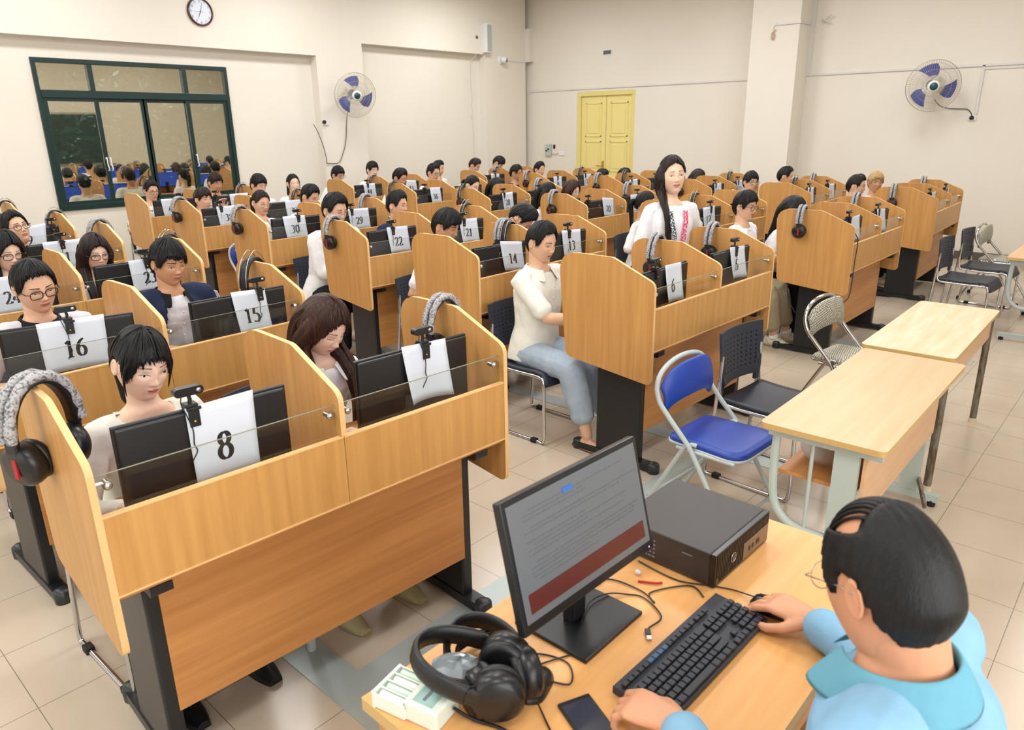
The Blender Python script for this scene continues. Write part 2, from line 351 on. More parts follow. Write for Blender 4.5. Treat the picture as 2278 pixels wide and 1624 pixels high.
# conduits
c = MB(); c.bb((XR - .02, 3.55, 2.57), (XR, YP, 2.60)); c.bb((XR - .02, YF, 2.585), (XR, 2.80, 2.615)); c.bb((XR - .02, .40, 1.98), (XR, .43, 2.6)); c.bb((XR - .03, 2.74, 2.6), (XR, 2.80, CEIL))
c.bb((XR - .015, YF, 2.545), (XR, .43, 2.565))
tag(c.build('wall_conduit', M_conduit), 'long white cable conduit running along the right wall past the fan', 'conduit')
c = MB(); c.bb((11.03, 2.78, 3.30), (11.05, 3.16, 3.335)); c.bb((11.05, 2.78, 3.30), (11.44, 2.8, 3.335))
tag(c.build('wall_conduit', M_conduit), 'short white conduit wrapped around the pillar near its top', 'conduit')
c = MB(); c.tube([(11.04, 3.16, 3.32), (11.035, 3.185, 3.29), (11.035, 3.19, 3.22)], .003, 6)
c.tube([(11.03 , 3.19 + .03 * math.sin(t), 3.15 + .05 * math.cos(t)) for t in np.linspace(0, 2 * PI, 16)], .004, 6, closed=True)
c.tube([(11.03, 3.19 + .014 * math.sin(t), 3.145 + .035 * math.cos(t)) for t in np.linspace(0, 2 * PI, 14)], .004, 6, closed=True)
c.tube([(11.03, 3.15, 3.24), (11.03, 3.22, 3.19)], .006, 6)
tag(c.build('hanging_cable', mat('tan_cable', (186, 150, 122), .6)), 'tan cable coil hanging from the pillar conduit', 'cable')
c = MB(); c.tube([(XR - .03, 2.62, 3.33), (XR - .08, 2.5, 3.42)], .012, 6); c.tube([(XR - .03, 2.5, 3.30), (XR - .08, 2.62, 3.38)], .01, 6); c.build('bracket', M_conduit)
tag(bpy.data.objects['bracket'], 'small crossed wall bracket beside the pillar conduit end', 'bracket')
# wall vent, switch boxes
v = thing('wall_vent', 'small dark vent grille high above the yellow door', 'vent', (XR, 6.55, 3.15)); MB().bb((-.012, -.1, 0), (0, .1, .085)).build('frame', M_white, v)
s = MB()
for k in range(4): s.bb((-.018, -.085, .012 + k * .017), (-.01, .085, .024 + k * .017))
s.build('slat', M_black, v); bpy.data.objects['slat']['label'] = 'black vent slats'
v = thing('switch_box', 'grey-green wall box with two knobs between corner and yellow door', 'switch box', (XR, 7.94, 1.33)); MB().bb((-.05, -.075, 0), (0, .075, .23), ch=.006).build('box', M_gpaint, v)
MB().cyl((-.05, -.02, .13), (-.07, -.02, .13), .018).build('knob', M_blackp, v); MB().cyl((-.05, .03, .10), (-.07, .03, .10), .015).build('knob', M_blackp, v)
v = thing('socket_plate', 'white socket plate wired to the grey-green wall box', 'socket', (XR, 7.61, 1.34)); MB().bb((-.02, -.07, 0), (0, .07, .08), ch=.005).build('plate', M_white, v); MB().tube(smooth_path([(-.01, .07, .04), (-.02, .15, .02), (-.02, .25, .03)]), .004, 6).build('wire', M_red, v)
tag(MB().bb((XR - .01, 7.78, 1.47), (XR, 7.83, 1.55)).build('wall_hole_cover', M_blackp), 'small dark plate beside the grey-green wall box', 'cover')
# speaker, camera, clock
v = thing('wall_speaker', 'slim white speaker with grey grille on the corner column', 'speaker', (10.17, YP, 3.24)); MB().bb((-.05, -.13, 0), (.08, 0, .5), ch=.006).build('case', M_white, v); MB().bb((-.04, -.137, .02), (.07, -.129, .48)).build('grille', mat('speaker_grille', (164, 176, 172), .7, bump=(900, .6, .002)), v)
tag(MB().lathe([(.03, 0), (.03, .012), (.012, .016)], (9.98, YP, 3.5), (0, -1, 0)).build('cable_outlet', M_rust), 'small round dark cable outlet left of the wall speaker', 'outlet')
c = MB(); c.tube([(9.95, YP - .01, 3.22), (9.955, YP, 3.18), (9.96, YB - .01, 3.1), (9.96, YB - .01, 2.6), (9.98, YB - .01, 2.45), (9.94, YB - .02, 2.3), (9.98, YB - .02, 2.2), (9.92, YB - .03, 2.12), (9.95, YB - .02, 2.05)], .006, 6)
c.bb((9.975, YB - .012, .12), (9.995, YB, 2.1)); tag(c.build('loose_wire', M_conduit), 'thin loose wire hanging down the back wall below the speaker', 'wire')
v = thing('security_camera', 'white dome security camera with black lens on the corner column', 'camera', (10.62, YP, 3.14)); MB().lathe([(.075, 0), (.075, .02), (.055, .03)], (0, 0, 0), (0, -1, 0)).build('base', M_white, v)
MB().lathe([(0.001, -.06), (.035, -.05), (.058, -.02), (.06, .01), (.05, .045), (.034, .062)], (0.0, -.085, 0), (.55, -.8, -.2)).build('dome', M_white, v); MB().lathe([(.038, 0), (.036, .008), (.02, .012), (0.001, .012)], (.032, -.137, -.012), (.55, -.8, -.2)).build('lens', M_blackp, v)
MB().bb((10.7, YP - .012, 3.125), (11.36, YP, 3.145)).build('camera_conduit', M_conduit); tag(bpy.data.objects['camera_conduit'], 'thin white conduit from the security camera to the corner', 'conduit')
# ---- serif digits drawn as pen strokes
def arc(cx, cy, rx_, ry, a0, a1, n=14): return [(cx + rx_ * math.cos(R(a0 + (a1 - a0) * k / n)), cy + ry * math.sin(R(a0 + (a1 - a0) * k / n))) for k in range(n + 1)]
GL = {'0': ([arc(.3, .5, .2, .46, 90, 450, 26)], .5), '1': ([[(.3, .04), (.3, .93)], [(.12, .8), (.3, .93)], [(.14, .03), (.46, .03)]], .5),
 '2': ([arc(.28, .72, .19, .23, 165, -20, 14) + [(.42, .5), (.27, .25), (.1, .07)], [(.09, .06), (.5, .06)], [(.5, .06), (.53, .2)]], .5),
 '3': ([arc(.26, .74, .17, .21, 150, -75, 14), arc(.24, .28, .22, .25, 80, -130, 16)], .5),
 '4': ([[(.38, .02), (.38, .94)], [(.38, .94), (.06, .3)], [(.04, .28), (.54, .28)]], .55),
 '5': ([[(.16, .93), (.48, .93)], [(.17, .93), (.13, .54)], arc(.23, .31, .24, .27, 110, -125, 16)], .5),
 '6': ([arc(.52, .34, .42, .62, 100, 180, 10), arc(.3, .3, .19, .27, 180, 540, 22)], .5),
 '7': ([[(.07, .92), (.52, .92)], [(.52, .92), (.24, .03)], [(.07, .92), (.06, .76)]], .5),
 '8': ([arc(.29, .73, .16, .21, 90, 450, 20), arc(.29, .27, .2, .25, 90, 450, 22)], .5),
 '9': ([arc(.08, .66, .42, .62, -80, 0, 10), arc(.3, .7, .19, .27, 0, 360, 22)], .5)}
def digits(mb, txt, h, cx, cz, T, thick=1.0):
    wd = .58 * h; x0 = cx - wd * len(txt) / 2
    for ch in txt:
        for st in GL[ch][0]:
            pts = [V((x0 + p[0] * h, cz - h / 2 + p[1] * h)) for p in st]; n = len(pts); L_ = []; Rr = []
            for i, p in enumerate(pts):
                t = (pts[min(i + 1, n - 1)] - pts[max(i - 1, 0)]).normalized(); hw = h * (.022 + .048 * abs(t.y)) * thick; nn = V((-t.y, t.x)) * hw
                L_.append(p + nn); Rr.append(p - nn)
            mb.add([T(p.x, p.y) for p in L_] + [T(p.x, p.y) for p in Rr], [(i, i + 1, n + i + 1, n + i) for i in range(n - 1)])
        x0 += wd
v = thing('wall_clock', 'round wall clock with maroon rim above the window', 'clock', (4.655, YP, 3.425)); v.rotation_euler = (0, 0, 0)
cr = .178
MB().lathe([(cr, 0), (cr, .025), (cr - .01, .04), (cr - .022, .035), (cr - .026, .018)], (0, 0, 0), (0, -1, 0), 48, cap=False).build('rim', M_maroon, v)
MB().lathe([(cr - .02, .0), (cr - .02, .018)], (0, 0, 0), (0, -1, 0), 48).build('face', M_face, v)
s = MB()
for k in range(1, 13):
    a = R(90 - 30 * k); digits(s, str(k), .032, (cr - .048) * math.cos(a), (cr - .048) * math.sin(a), lambda x, z: (x, -.0195, z), .9)
s.build('numeral', M_ink, v)
def hand(ang, ln, w_, y, back=.02):
    a = R(90 - ang); d = V((math.cos(a), 0, math.sin(a))); n = V((-d.z, 0, d.x)); o = V((0, y, 0))
    return MB().add([o - d * back - n * w_, o - d * back + n * w_, o + d * ln + n * w_ * .4, o + d * ln - n * w_ * .4], [(0, 1, 2, 3)])
hand(206, .085, .005, -.021).build('hour_hand', M_ink, v); hand(17, .125, .0035, -.022).build('minute_hand', M_ink, v); hand(272, .11, .0015, -.0225, .05).build('second_hand', M_ink, v)
# ---- fans
def wall_fan(loc, fac, tilt, label, cordpts, plug, spin):
    v = thing('wall_fan', label, 'fan', loc, 0); T = V((0, 0, 1)).rotation_difference(V(fac).normalized()).to_matrix().to_4x4(); T3 = Matrix.Translation((0, 0, 0)) @ T
    RR = .33
    m = MB(); m.T = T3
    for k in range(72):
        a = 2 * PI * k / 72; ca, sa = math.cos(a), math.sin(a)
        m.tube([(.07 * ca, .07 * sa, .20), (.2 * ca, .2 * sa, .19), (.30 * ca, .30 * sa, .16), (RR * ca, RR * sa, .12)], .0012, 4, caps=False)
        m.tube([(.1 * ca, .1 * sa, .03), (.25 * ca, .25 * sa, .055), (RR * ca, RR * sa, .12)], .0012, 4, caps=False)
    for r_, z in ((RR, .12), (.29, .165), (.21, .188), (.13, .196)): m.tube([(r_ * math.cos(t), r_ * math.sin(t), z) for t in np.linspace(0, 2 * PI, 49)[:-1]], .004 if r_ == RR else .0018, 6, closed=True)
    m.build('cage', M_cage, v)
    for k in range(3):
        b = MB(); b.T = T3; a0 = spin + k * 2 * PI / 3; rows = []
        for i in range(9):
            r_ = .045 + .235 * i / 8; wdt = (.25 + 1.0 * math.sin(PI * min(1, (i + 1) / 8.5) * .62)) * .75; row = []
            for j in range(7):
                t = j / 6 - .5; a = a0 + t * wdt + .3 * (i / 8) ** 2
                row.append((r_ * math.cos(a), r_ * math.sin(a), .10 + .045 * t * (1.2 - i / 12)))
            rows.append(row)
        b.grid(rows[:4], 0); b.grid(rows[3:], 1); b.build('blade', [M_clear, M_fanblue], v)
    m = MB(); m.T = T3; m.lathe([(.075, .19), (.075, .205), (.06, .215), (.0001, .215)], n=32); m.build('centre_ring', M_white, v)
    m = MB(); m.T = T3; m.lathe([(.05, .215), (.05, .218), (.0001, .2185)], n=32); m.build('badge', mat('fan_badge_teal', (30, 74, 84), .3), v)
    m = MB(); m.T = T3; m.lathe([(.0001, -.10), (.05, -.09), (.075, -.04), (.075, .03), (.05, .06), (.04, .12), (.0001, .125)], n=28); m.build('motor', mat('fan_motor_grey', (120, 126, 134), .4), v)
    wy = -V(loc)  # bracket back to wall
    m = MB(); m.tube([T3 @ V((0, 0, -.06)), V(plug['br']) - V(loc) + V((0, 0, .06)), V(plug['br']) - V(loc)], .022, 10); m.build('wall_bracket', M_white, v)
    m = MB(); m.tube([V(p) - V(loc) for p in smooth_path(cordpts)], .0055, 8); m.build('cord', M_blackp, v)
    p = thing('socket', plug['label'], 'socket', plug['loc']); n = V(plug['n']); sd = V((0, 1, 0)) if abs(n.x) > .5 else V((1, 0, 0))
    m = MB(); a = sd * .055 + V((0, 0, .035)); m.bb(-a, a + n * .015); m.build('plate', M_white, p)
    MB().lathe([(.028, 0), (.028, .03), (.015, .04)], n * .015 + V(plug.get('off', (0, 0, 0))), n, 16).build('plug', M_blackp, p)
    return v
wall_fan((6.86, 8.16, 2.42), (-.35, -1, -.15), 0, 'blue-bladed wall fan on the back wall pier with cord looping to its socket',
         [(6.86, 8.3, 2.25), (6.90, YP - .02, 2.05), (6.85, YP - .02, 1.72), (6.76, YP - .02, 1.5), (6.67, YP - .02, 1.38), (6.46, YP - .02, 1.38), (6.45, YP - .02, 1.42), (6.36, YP - .1, 1.62), (6.28, YP - .1, 1.85), (6.26, YP - .02, 1.98)],
         dict(br=(6.95, YP, 2.45), loc=(6.50, YP, 2.0), n=(0, -1, 0), off=(-.04, 0, .01), label='white wall socket with black plug left of the back wall fan'), 1.2)
wall_fan((11.15, .93, 2.36), (-1, -.35, -.12), 0, 'blue-bladed wall fan on the right wall with short cord',
         [(11.25, .9, 2.18), (11.42, .86, 2.1), (XR - .02, .75, 2.06), (XR - .02, .6, 2.05), (XR - .02, .52, 2.04), (XR - .03, .47, 1.99), (XR - .04, .458, 1.95)],
         dict(br=(XR, .93, 2.4), loc=(XR, .455, 1.93), n=(-1, 0, 0), label='white wall socket with black plug below the right wall fan'), .4)
# ceiling lamps (above the frame)
lamp0 = None
for i, (x, y) in enumerate(LAMPS):
    l = thing('ceiling_lamp', 'white fluorescent ceiling fitting above the classroom desks', 'lamp', (x, y, CEIL), 0, 'fluorescent ceiling fittings')
    MB().bb((-.62, -.1, -.06), (.62, .1, 0)).build('housing', M_white, l)
    for dy in (-.05, .05): MB().cyl((-.6, dy, -.085), (.6, dy, -.085), .014, 10).build('tube', M_lamp, l)
# things reflected in the window: board on the front wall
v = thing('chalkboard', 'dark green chalkboard on the front wall, seen mirrored in the window', 'board', (7.0, YF, 1.1)); MB().bb((-1.1, 0, 0), (.75, .03, 1.3)).build('writing_surface', M_board, v)
f = MB(); f.bb((-1.14, 0, -.05), (.79, .05, 0)); f.bb((-1.14, 0, 1.3), (.79, .05, 1.35)); f.bb((-1.14, 0, 0), (-1.1, .05, 1.3)); f.bb((.75, 0, 0), (.79, .05, 1.3)); f.build('frame', M_steel, v)
# trees outside the window
def tree(x, y, z, r, n, seed):
    rg = random.Random(seed); t = thing('tree', None, 'tree', (x, y, -.5)); m = MB()
    for k in range(n):
        a = rg.random() * 2 * PI; b = math.acos(rg.uniform(-1, 1)); q = r * rg.random() ** .4
        c_ = V((q * math.sin(b) * math.cos(a), q * math.sin(b) * math.sin(a), z + .5 + q * 1.0 * math.cos(b))); u = V((rg.gauss(0, 1), rg.gauss(0, 1), rg.gauss(0, .6))).normalized(); w_ = u.orthogonal().normalized(); s_ = rg.uniform(.05, .12)
        m.add([c_ - u * s_ * 1.6, c_ + w_ * s_ * .5, c_ + u * s_ * 1.6, c_ - w_ * s_ * .5], [(0, 1, 2, 3)])
    m.build('foliage', M_leaf, t); m = MB(); m.tube([(0, 0, 0), (.05, .02, z * .6), (0, 0, z + .4)], [.16, .12, .06], 10); m.build('trunk', M_rust, t); return t
tree(4.7, 11.4, 1.9, 1.9, 4500, 1)['label'] = 'leafy tree outside behind the left half of the window'
tree(8.6, 13.6, 2.0, 1.9, 3000, 2)['label'] = 'leafy tree outside behind the right half of the window'
MB().bb((-6, YB + .2, -.62), (16, 26, -.6)).build('ground_outside', mat('outside_ground', (92, 100, 76), .9)); struct(bpy.data.objects['ground_outside'])
# ------------------------------------------------------------------ study booth desks
DW = 1.416
PAN = [(-.003, .561), (-.001, 1.112), (.265, 1.221), (.62, 1.236), (.66, 1.0), (.527, .604)]
def panel(mb, x0, x1, mid=False):
    if not mid:
        pts = rnd_poly([(-.003, .561), (-.001, 1.112), (.265, 1.221), (.635, 1.222), (.575, .62)], [.035, .05, .08, .12, .05])
    else:
        pts = rnd_poly([(.018, .75), (.018, .9735), (-.001, .974), (-.001, 1.112), (.265, 1.221), (.635, 1.222), (.575, .75)], [0, 0, 0, .05, .08, .12, 0])
    mb.prism(pts, x0, x1, 'x', 0, 1)
def make_desk():
    t = thing('study_booth_desk', '', 'desk')
    for k, (x0, x1, md) in enumerate(((0, .018, 0), (DW / 2 - .009, DW / 2 + .009, 1), (DW - .018, DW, 0))):
        m = MB(); panel(m, x0, x1, md); m.build('divider_panel' if md else 'end_panel', [M_beech_v, M_edge], t, bev=.003)
    for a, b in ((.018, DW / 2 - .001), (DW / 2 + .001, DW - .018)):
        m = MB(); m.prism([(0, .747), (0, .9735), (.018, .9735), (.018, .747)], a, b, 'x', 0); o = m.build('front_board', [M_beech_v, M_edge], t)
        MB().bb((a, -.0012, .9705), (b, .0185, .9745)).build('edge_trim', M_edge, o); MB().bb((a, -.0035, .744), (b, .004, .749)).build('edge_trim', M_edge, o)
        g = MB().bb((a + .002, .021, .935), (b - .002, .026, 1.076)).build('glass_screen', M_glass, t); MB().bb((a + .002, .0208, 1.0755), (b - .002, .0262, 1.0768)).build('polished_edge', M_gedge, g)
        for bx_ in (a + .03, b - .03):
            m = MB(); m.lathe([(.011, 0), (.011, .006), (.006, .01), (.0001, .011)], (bx_, .021, 1.046), (0, -1, 0), 16); m.lathe([(.009, 0), (.009, .02)], (bx_, .026, 1.046), (0, 1, 0), 12)
            m.bb((bx_ - .004 if bx_ > a + .1 else a, .024, 1.04), (b if bx_ > a + .1 else bx_ + .004, .04, 1.052)); m.build('bolt', M_steel, t)
    MB().bb((.018, .018, .724), (DW - .018, .575, .7475)).build('worktop', [M_beech_h], t, bev=.002)
    MB().bb((.14, .115, .225), (DW - .14, .131, .724)).build('modesty_panel', M_beech_h, t, bev=.002)
    for s_, x in ((1, .125), (-1, DW - .125)):
        m = MB(); m.bb((x - .025, .12, .045), (x + .025, .42, .70), ch=.008); lg = m.build('leg', M_black, t)
        m = MB(); m.prism(rnd_poly([(.015, .692), (.015, .724), (.5, .724), (.5, .692)], [.012, 0, 0, .012]), x - .03, x + .03, 'x'); m.build('top_bracket', M_black, lg)
        m = MB(); m.prism(rnd_poly([(.0, .012), (.03, .05), (.58, .05), (.6, .012)], [.01, .02, .02, .01]), x - .03, x + .03, 'x'); m.build('foot_bar', M_black, lg)
        for y in (.03, .565): MB().lathe([(.034, .0), (.036, .03), (.034, .052), (.02, .062), (.0001, .064)], (x, y, 0), (0, 0, 1), 20).build('foot_cap', M_foot, lg)
    return t
DKC = [[-.117, 2.94, 6.14, 9.223], [-.048, 2.971, 6.164, 9.223], [.097, 3.05, 6.256, 9.27], [.116, 3.058, 6.246, 9.3], [.184, 3.15, 6.33, 9.35], [.22, 3.225, 6.38, 9.4]]
DKR = [[-.091, 0, -.071, -.021], [1.402, 1.454, 1.449, 1.471], [2.95, 2.831, 2.92, 2.92], [4.421, 4.423, 4.456, 4.45], [5.718, 5.985, 6.0, 6.0], [7.5, 7.559, 7.55, 7.55]]
DKT = [[-.055, -.019, .008, .038], [.018, .01, -.013, .046], [-.007, -.04, -.005, 0], [-.021, .005, .003, 0], [-.003, .011, 0, 0], [0, .008, 0, 0]]
S_ = .885
ROWN = ['front', 'second', 'third', 'fourth', 'fifth', 'back']
desk0 = make_desk(); DESK = {}
for r_ in range(6):
    for c_ in range(4):
        loc = (DKC[r_][c_] * S_, DKR[r_][c_] * S_, 0); a, b = 8 * (r_ + 1) - 2 * c_, 8 * (r_ + 1) - 2 * c_ - 1
        lab = 'two-seat beech booth desk of stations %d and %d in the %s row' % (a, b, ROWN[r_])
        if (r_, c_) == (0, 0): o = desk0; o.location = loc; o.rotation_euler = (0, 0, DKT[0][0]); o['label'] = lab; o['group'] = 'beech booth desks'
        else: o = dup(desk0, loc, DKT[r_][c_], lab, 'beech booth desks')
        DESK[(r_, c_)] = (loc, DKT[r_][c_])
def dpt(r_, c_, x, y, z=0):
    loc, t = DESK[(r_, c_)]; return V((loc[0] + x * math.cos(t) - y * math.sin(t), loc[1] + x * math.sin(t) + y * math.cos(t), z))
def stn(n): r_ = (n - 1) // 8; k = 8 * (r_ + 1) - n; return r_, k // 2, k % 2
m = MB().bb((.095, .2, .60), (.0975, .26, .625)); st = m.build('sticker', M_paper); tag(st, 'small white sticker on the black leg of the desk of station 6', 'sticker'); st.location = DESK[(0, 1)][0]; st.rotation_euler = (0, 0, DESK[(0, 1)][1])
# ------------------------------------------------------------------ monitors, sheets, webcams
MW, MH = .49, .285; MZ0 = .855
def make_monitor():
    t = thing('monitor', '', 'monitor')
    m = MB(); m.prism(rnd_poly([(-.0, 0), (-.0, MH), (.012, MH), (.02, MH - .02), (.03, .05), (.03, 0)], 0), -MW / 2, MW / 2, 'x')
    # back of the monitor faces -y, screen faces +y
    m = MB(); m.bb((-MW / 2, 0, 0), (MW / 2, .014, MH), ch=.003); m.bb((-MW / 2 + .006, -.012, .006), (MW / 2 - .006, .002, MH - .006), ch=.006); m.build('housing', M_screenback, t)
    MB().bb((-MW / 2 + .01, .0142, .018), (MW / 2 - .01, .0152, MH - .01)).build('screen', M_stud, t)
    m = MB(); m.tube([(.02 * math.cos(q) * 1.0, -.0135, .215 + .02 * math.sin(q)) for q in np.linspace(0, 2 * PI, 33)[:-1]], .0013, 6, closed=True)
    m.build('badge_ring', M_steel, t)
    m = MB()
    for px_, pz_ in ((-.011, 0), (-.004, .0), (.003, 0), (.009, 0)): m.bb((px_, -.0135, .210), (px_ + .0012, -.012, .220)); m.bb((px_, -.0135, .210), (px_ + .004, -.012, .2112))
    m.build('badge_letters', M_steel, t)
    m = MB(); m.bb((-.03, .016, -.095), (.03, .04, .10), ch=.006); m.build('stand_neck', M_blackp, t)
    m = MB(); m.bb((-.11, -.07, -.1065), (.11, .12, -.094), ch=.004); m.build('stand_base', M_blackp, t)
    return t
def make_cam():
    t = thing('webcam', '', 'webcam')  # origin: top edge of monitor, at its back face
    m = MB(); m.prism(rnd_poly([(-.05, .052), (-.05, .082), (.05, .082), (.05, .052)], .0149), -.020, .012, 'y'); m.build('camera_body', M_blackp, t)
    m = MB(); m.lathe([(.0085, 0), (.0085, .003), (.0001, .0032)], (.032, -.020, .067), (0, -1, 0), 16); m.build('badge', M_steel, t)
    m = MB(); m.lathe([(.012, 0), (.010, .006), (.0001, .008)], (0, .012, .067), (0, 1, 0), 16); m.build('lens', M_leather, t)
    m = MB(); m.tube([(0, -.004, .05), (.003, -.004, .035), (0, -.004, .02)], .007, 10); m.bb((-.022, -.024, .008), (.022, .02, .022), ch=.003); m.bb((-.02, -.03, -.001), (.03, .03, .01), ch=.002)
    m.bb((-.016, -.028, -.062), (.022, -.014, .002), ch=.002); m.bb((-.02, .016, -.012), (.025, .022, .004)); m.build('clip', M_black, t)
    m = MB(); m.lathe([(.005, 0), (.004, .002), (.0001, .0025)], (.003, -.028, -.042), (0, -1, 0), 12); m.build('screw', M_brass, t)
    m = MB(); m.tube(smooth_path([(-.03, -.02, .052), (-.035, -.026, .03), (-.025, -.034, -.01), (-.012, -.036, -.07), (-.015, -.035, -.12), (-.008, -.034, -.15), (-.03, -.03, -.19), (-.03, .0, -.26)]), .0022, 6); m.build('cable', M_blackp, t)
    return t
mon0 = make_monitor(); cam0 = make_cam()
for ch in cam0.children:
    for v_ in ch.data.vertices: v_.co *= .8
def sheet(n, loc, rz, w_, h_, tilt, bend, txt, hide=False):
    lab = ('white paper sheet printed %s hanging on the back of a monitor' % txt) if txt else 'blank-looking white paper sheet folded over the monitor right of station 8'
    t = thing('number_sheet', lab, 'paper sheet', loc, rz, 'numbered sheets on the monitors')
    def P(u, v, off=0):  # u -.5...5 , v 0..1 down
        x = u * w_ * (1 - .05 * v) + tilt * v * h_; z = -v * h_ + .012 - tilt * u * w_; y = -.0165 - bend * (u * u * 4) * v * .012 - .010 * v * v - off
        return (x, y, z)
    m = MB(); m.grid([[P(i / 10 - .5, j / 8) for i in range(11)] for j in range(9)]); o = m.build('paper', M_paper, t); sd = o.modifiers.new('s', 'SOLIDIFY'); sd.thickness = .0006
    if txt:
        m = MB(); digits(m, txt, h_ * .36, 0, 0, lambda x, z: P(x / w_, .58 - z / h_, .0009), 1.3); m.build('number', M_ink, t)
    return t
SP = {8: (.58, .42, .40, .24, -.03), 7: (.57, .58, .40, .21, .04), 15: (.58, .70, .36, .21, .05), 16: (.52, .5, .50, .21, -.02), 14: (.68, None, .42, .2, .12), 13: (.6, .55, .45, .2, .05), 6: (.6, .24, .38, .21, .03),
      5: (.6, .58, .40, .2, .06), 22: (.57, .48, .43, .2, .03), 30: (.44, .53, .45, .2, .02), 29: (.52, .36, .5, .2, .02), 23: (.62, .6, .46, .2, -.03), 36: (.7, .36, .36, .2, .02), 28: (.62, .5, .38, .2, -.02), 20: (.78, .1, .42, .2, .1), 21: (.6, .5, .42, .2, .03), 24: (.55, .2, .5, .2, 0),
      39: (.5, .9, .6, .2, -.12), 31: (.45, .45, .5, .2, 0), 45: (.7, .1, .5, .2, 0), 38: (.55, .4, .5, .2, 0), 44: (.5, .45, .42, .2, 0), 37: (.68, .9, .42, .2, 0), 46: (.4, .62, .45, .2, 0)}
MOV = {8: (.26, .045, -.087), 7: (1.02, .025, -.065), 15: (1.075, 1.36, .02), 16: (.35, 1.42, -.20), 14: (2.975, 1.42, -.052), 5: (3.71, .13, -.02), 6: (2.93, .13, .04), 22: (3.07, 2.66, .01), 30: (3.07, 4.03, -.035)}
rg = random.Random(5)
for n in range(1, 49):
    r_, c_, k = stn(n)
    if n in (48, 40, 32): continue
    if n in MOV: x, y, a = MOV[n]
    else:
        p = dpt(r_, c_, DW * (.25 + .5 * k) + rg.uniform(-.02, .03), .13 + rg.uniform(-.01, .02)); x, y = p.x, p.y; a = DESK[(r_, c_)][1] + rg.uniform(-.05, .02)
    lab = 'black monitor seen from behind at station %d in the %s row' % (n, ROWN[r_])
    if mon0.location.z == 0: o = mon0; o.location = (x, y, MZ0); o.rotation_euler = (0, 0, a); o['label'] = lab; o['group'] = 'student monitors'
    else: o = dup(mon0, (x, y, MZ0), a, lab, 'student monitors')
    fr, cf, pw, ph, ti = SP.get(n, (.55 + rg.uniform(-.08, .1), .5 + rg.uniform(-.15, .1), .42, .2, rg.uniform(-.05, .08)))
    pf = lambda fr_: (x + (fr_ - .5) * MW * math.cos(a), y + (fr_ - .5) * MW * math.sin(a), MZ0 + MH)
    if n != 47: sheet(n, pf(fr), a, pw * MW, ph, ti, rg.uniform(.5, 2.2), '' if n == 7 else str(n))
    if cf is not None:
        lab = 'black clip-on webcam on top of the monitor of station %d' % n
        if cam0.location.z == 0: o = cam0; o.location = pf(cf); o.rotation_euler = (0, 0, a); o['label'] = lab; o['group'] = 'clip-on webcams'
        else: dup(cam0, pf(cf), a, lab, 'clip-on webcams')
# ------------------------------------------------------------------ headphones
def make_headset(wrap):
    t = thing('headphones', '', 'headphones')
    def band(w_, h_, drop, y0): return [(w_ * math.sin(q), y0, h_ - drop + drop * math.cos(q) ** .9 if math.cos(q) > 0 else h_ - drop) for q in np.linspace(-PI / 2, PI / 2, 21)]
    m = MB(); rows = []
    for p in band(.078, .012, .13, 0): rows.append([(p[0] * (1 + dd / .09), p[1] + yy, p[2] + dd * .8) for yy, dd in ((-.02, -.004), (-.024, .004), (-.012, .011), (.012, .011), (.024, .004), (.02, -.004))])
    m.grid(rows, wrap=True, cap=True); m.build('headband', M_leather, t)
    if wrap:
        m = MB()
        for y0 in (-.0165, .0165):
            pts = [(p[0] * 1.12, p[1], p[2] + .012) for p in band(.078, .016, .135, y0)]; m.tube(pts, [.0125 + .0018 * math.sin(i * 2.3 + y0 * 90) for i in range(21)], 10)
        m.build('plastic_wrapping', M_wrap, t)
    else:
        m = MB()
        for y0 in (-.018, .018): m.tube([(p[0] * 1.15, p[1], p[2] + .03 * max(0, 1 - abs(p[0]) / .09) + .006) for p in band(.078, .012, .13, y0)], .0022, 6)
        m.build('wire_bow', M_steel, t)
    for s_ in (-1, 1):
        m = MB(); m.lathe([(.034, -.022), (.052, -.016), (.055, 0.0), (.054, .014), (.044, .024), (.0001, .026)], (s_ * .056, 0, -.172), (s_, 0, -.12), 28); e = m.build('ear_cup', M_blackp, t)
        m = MB(); m.lathe([(.032, -.034), (.046, -.036), (.053, -.026), (.05, -.014), (.03, -.014)], (s_ * .056, 0, -.172), (s_, 0, -.12), 28); m.build('ear_cushion', M_leather, e)
        m = MB(); m.box((s_ * .083, 0, -.175), (.004, .012, .05)); m.build('accent', M_red, e)
        m = MB(); m.box((s_ * .080, 0, -.125), (.012, .036, .03), ch=.004); m.build('yoke', M_black, e)
    return t
HS = {True: make_headset(True), False: make_headset(False)}; first = {True: True, False: True}
def put_headset(r_, c_, lx, wrap, where, y=.44, rot=0, lab=None):
    p = dpt(r_, c_, lx, y, 1.222); a = DESK[(r_, c_)][1] + rot
    lab = lab or '%s headphones over the %s of the desk of stations %d and %d' % ('plastic-wrapped' if wrap else 'bare black', where, 8 * (r_ + 1) - 2 * c_, 8 * (r_ + 1) - 2 * c_ - 1)
    if first[wrap]: first[wrap] = False; o = HS[wrap]; o.location = p; o.rotation_euler = (0, 0, a + .35); o.scale = (1.2, 1.15, 1.15); o['label'] = lab; o['group'] = 'headphones on the booth panels'
    else: o = dup(HS[wrap], p, a, lab, 'headphones on the booth panels'); o.scale = (1, 1, 1)
    return o
XL_, XM_, XR_ = .009, DW / 2, DW - .009
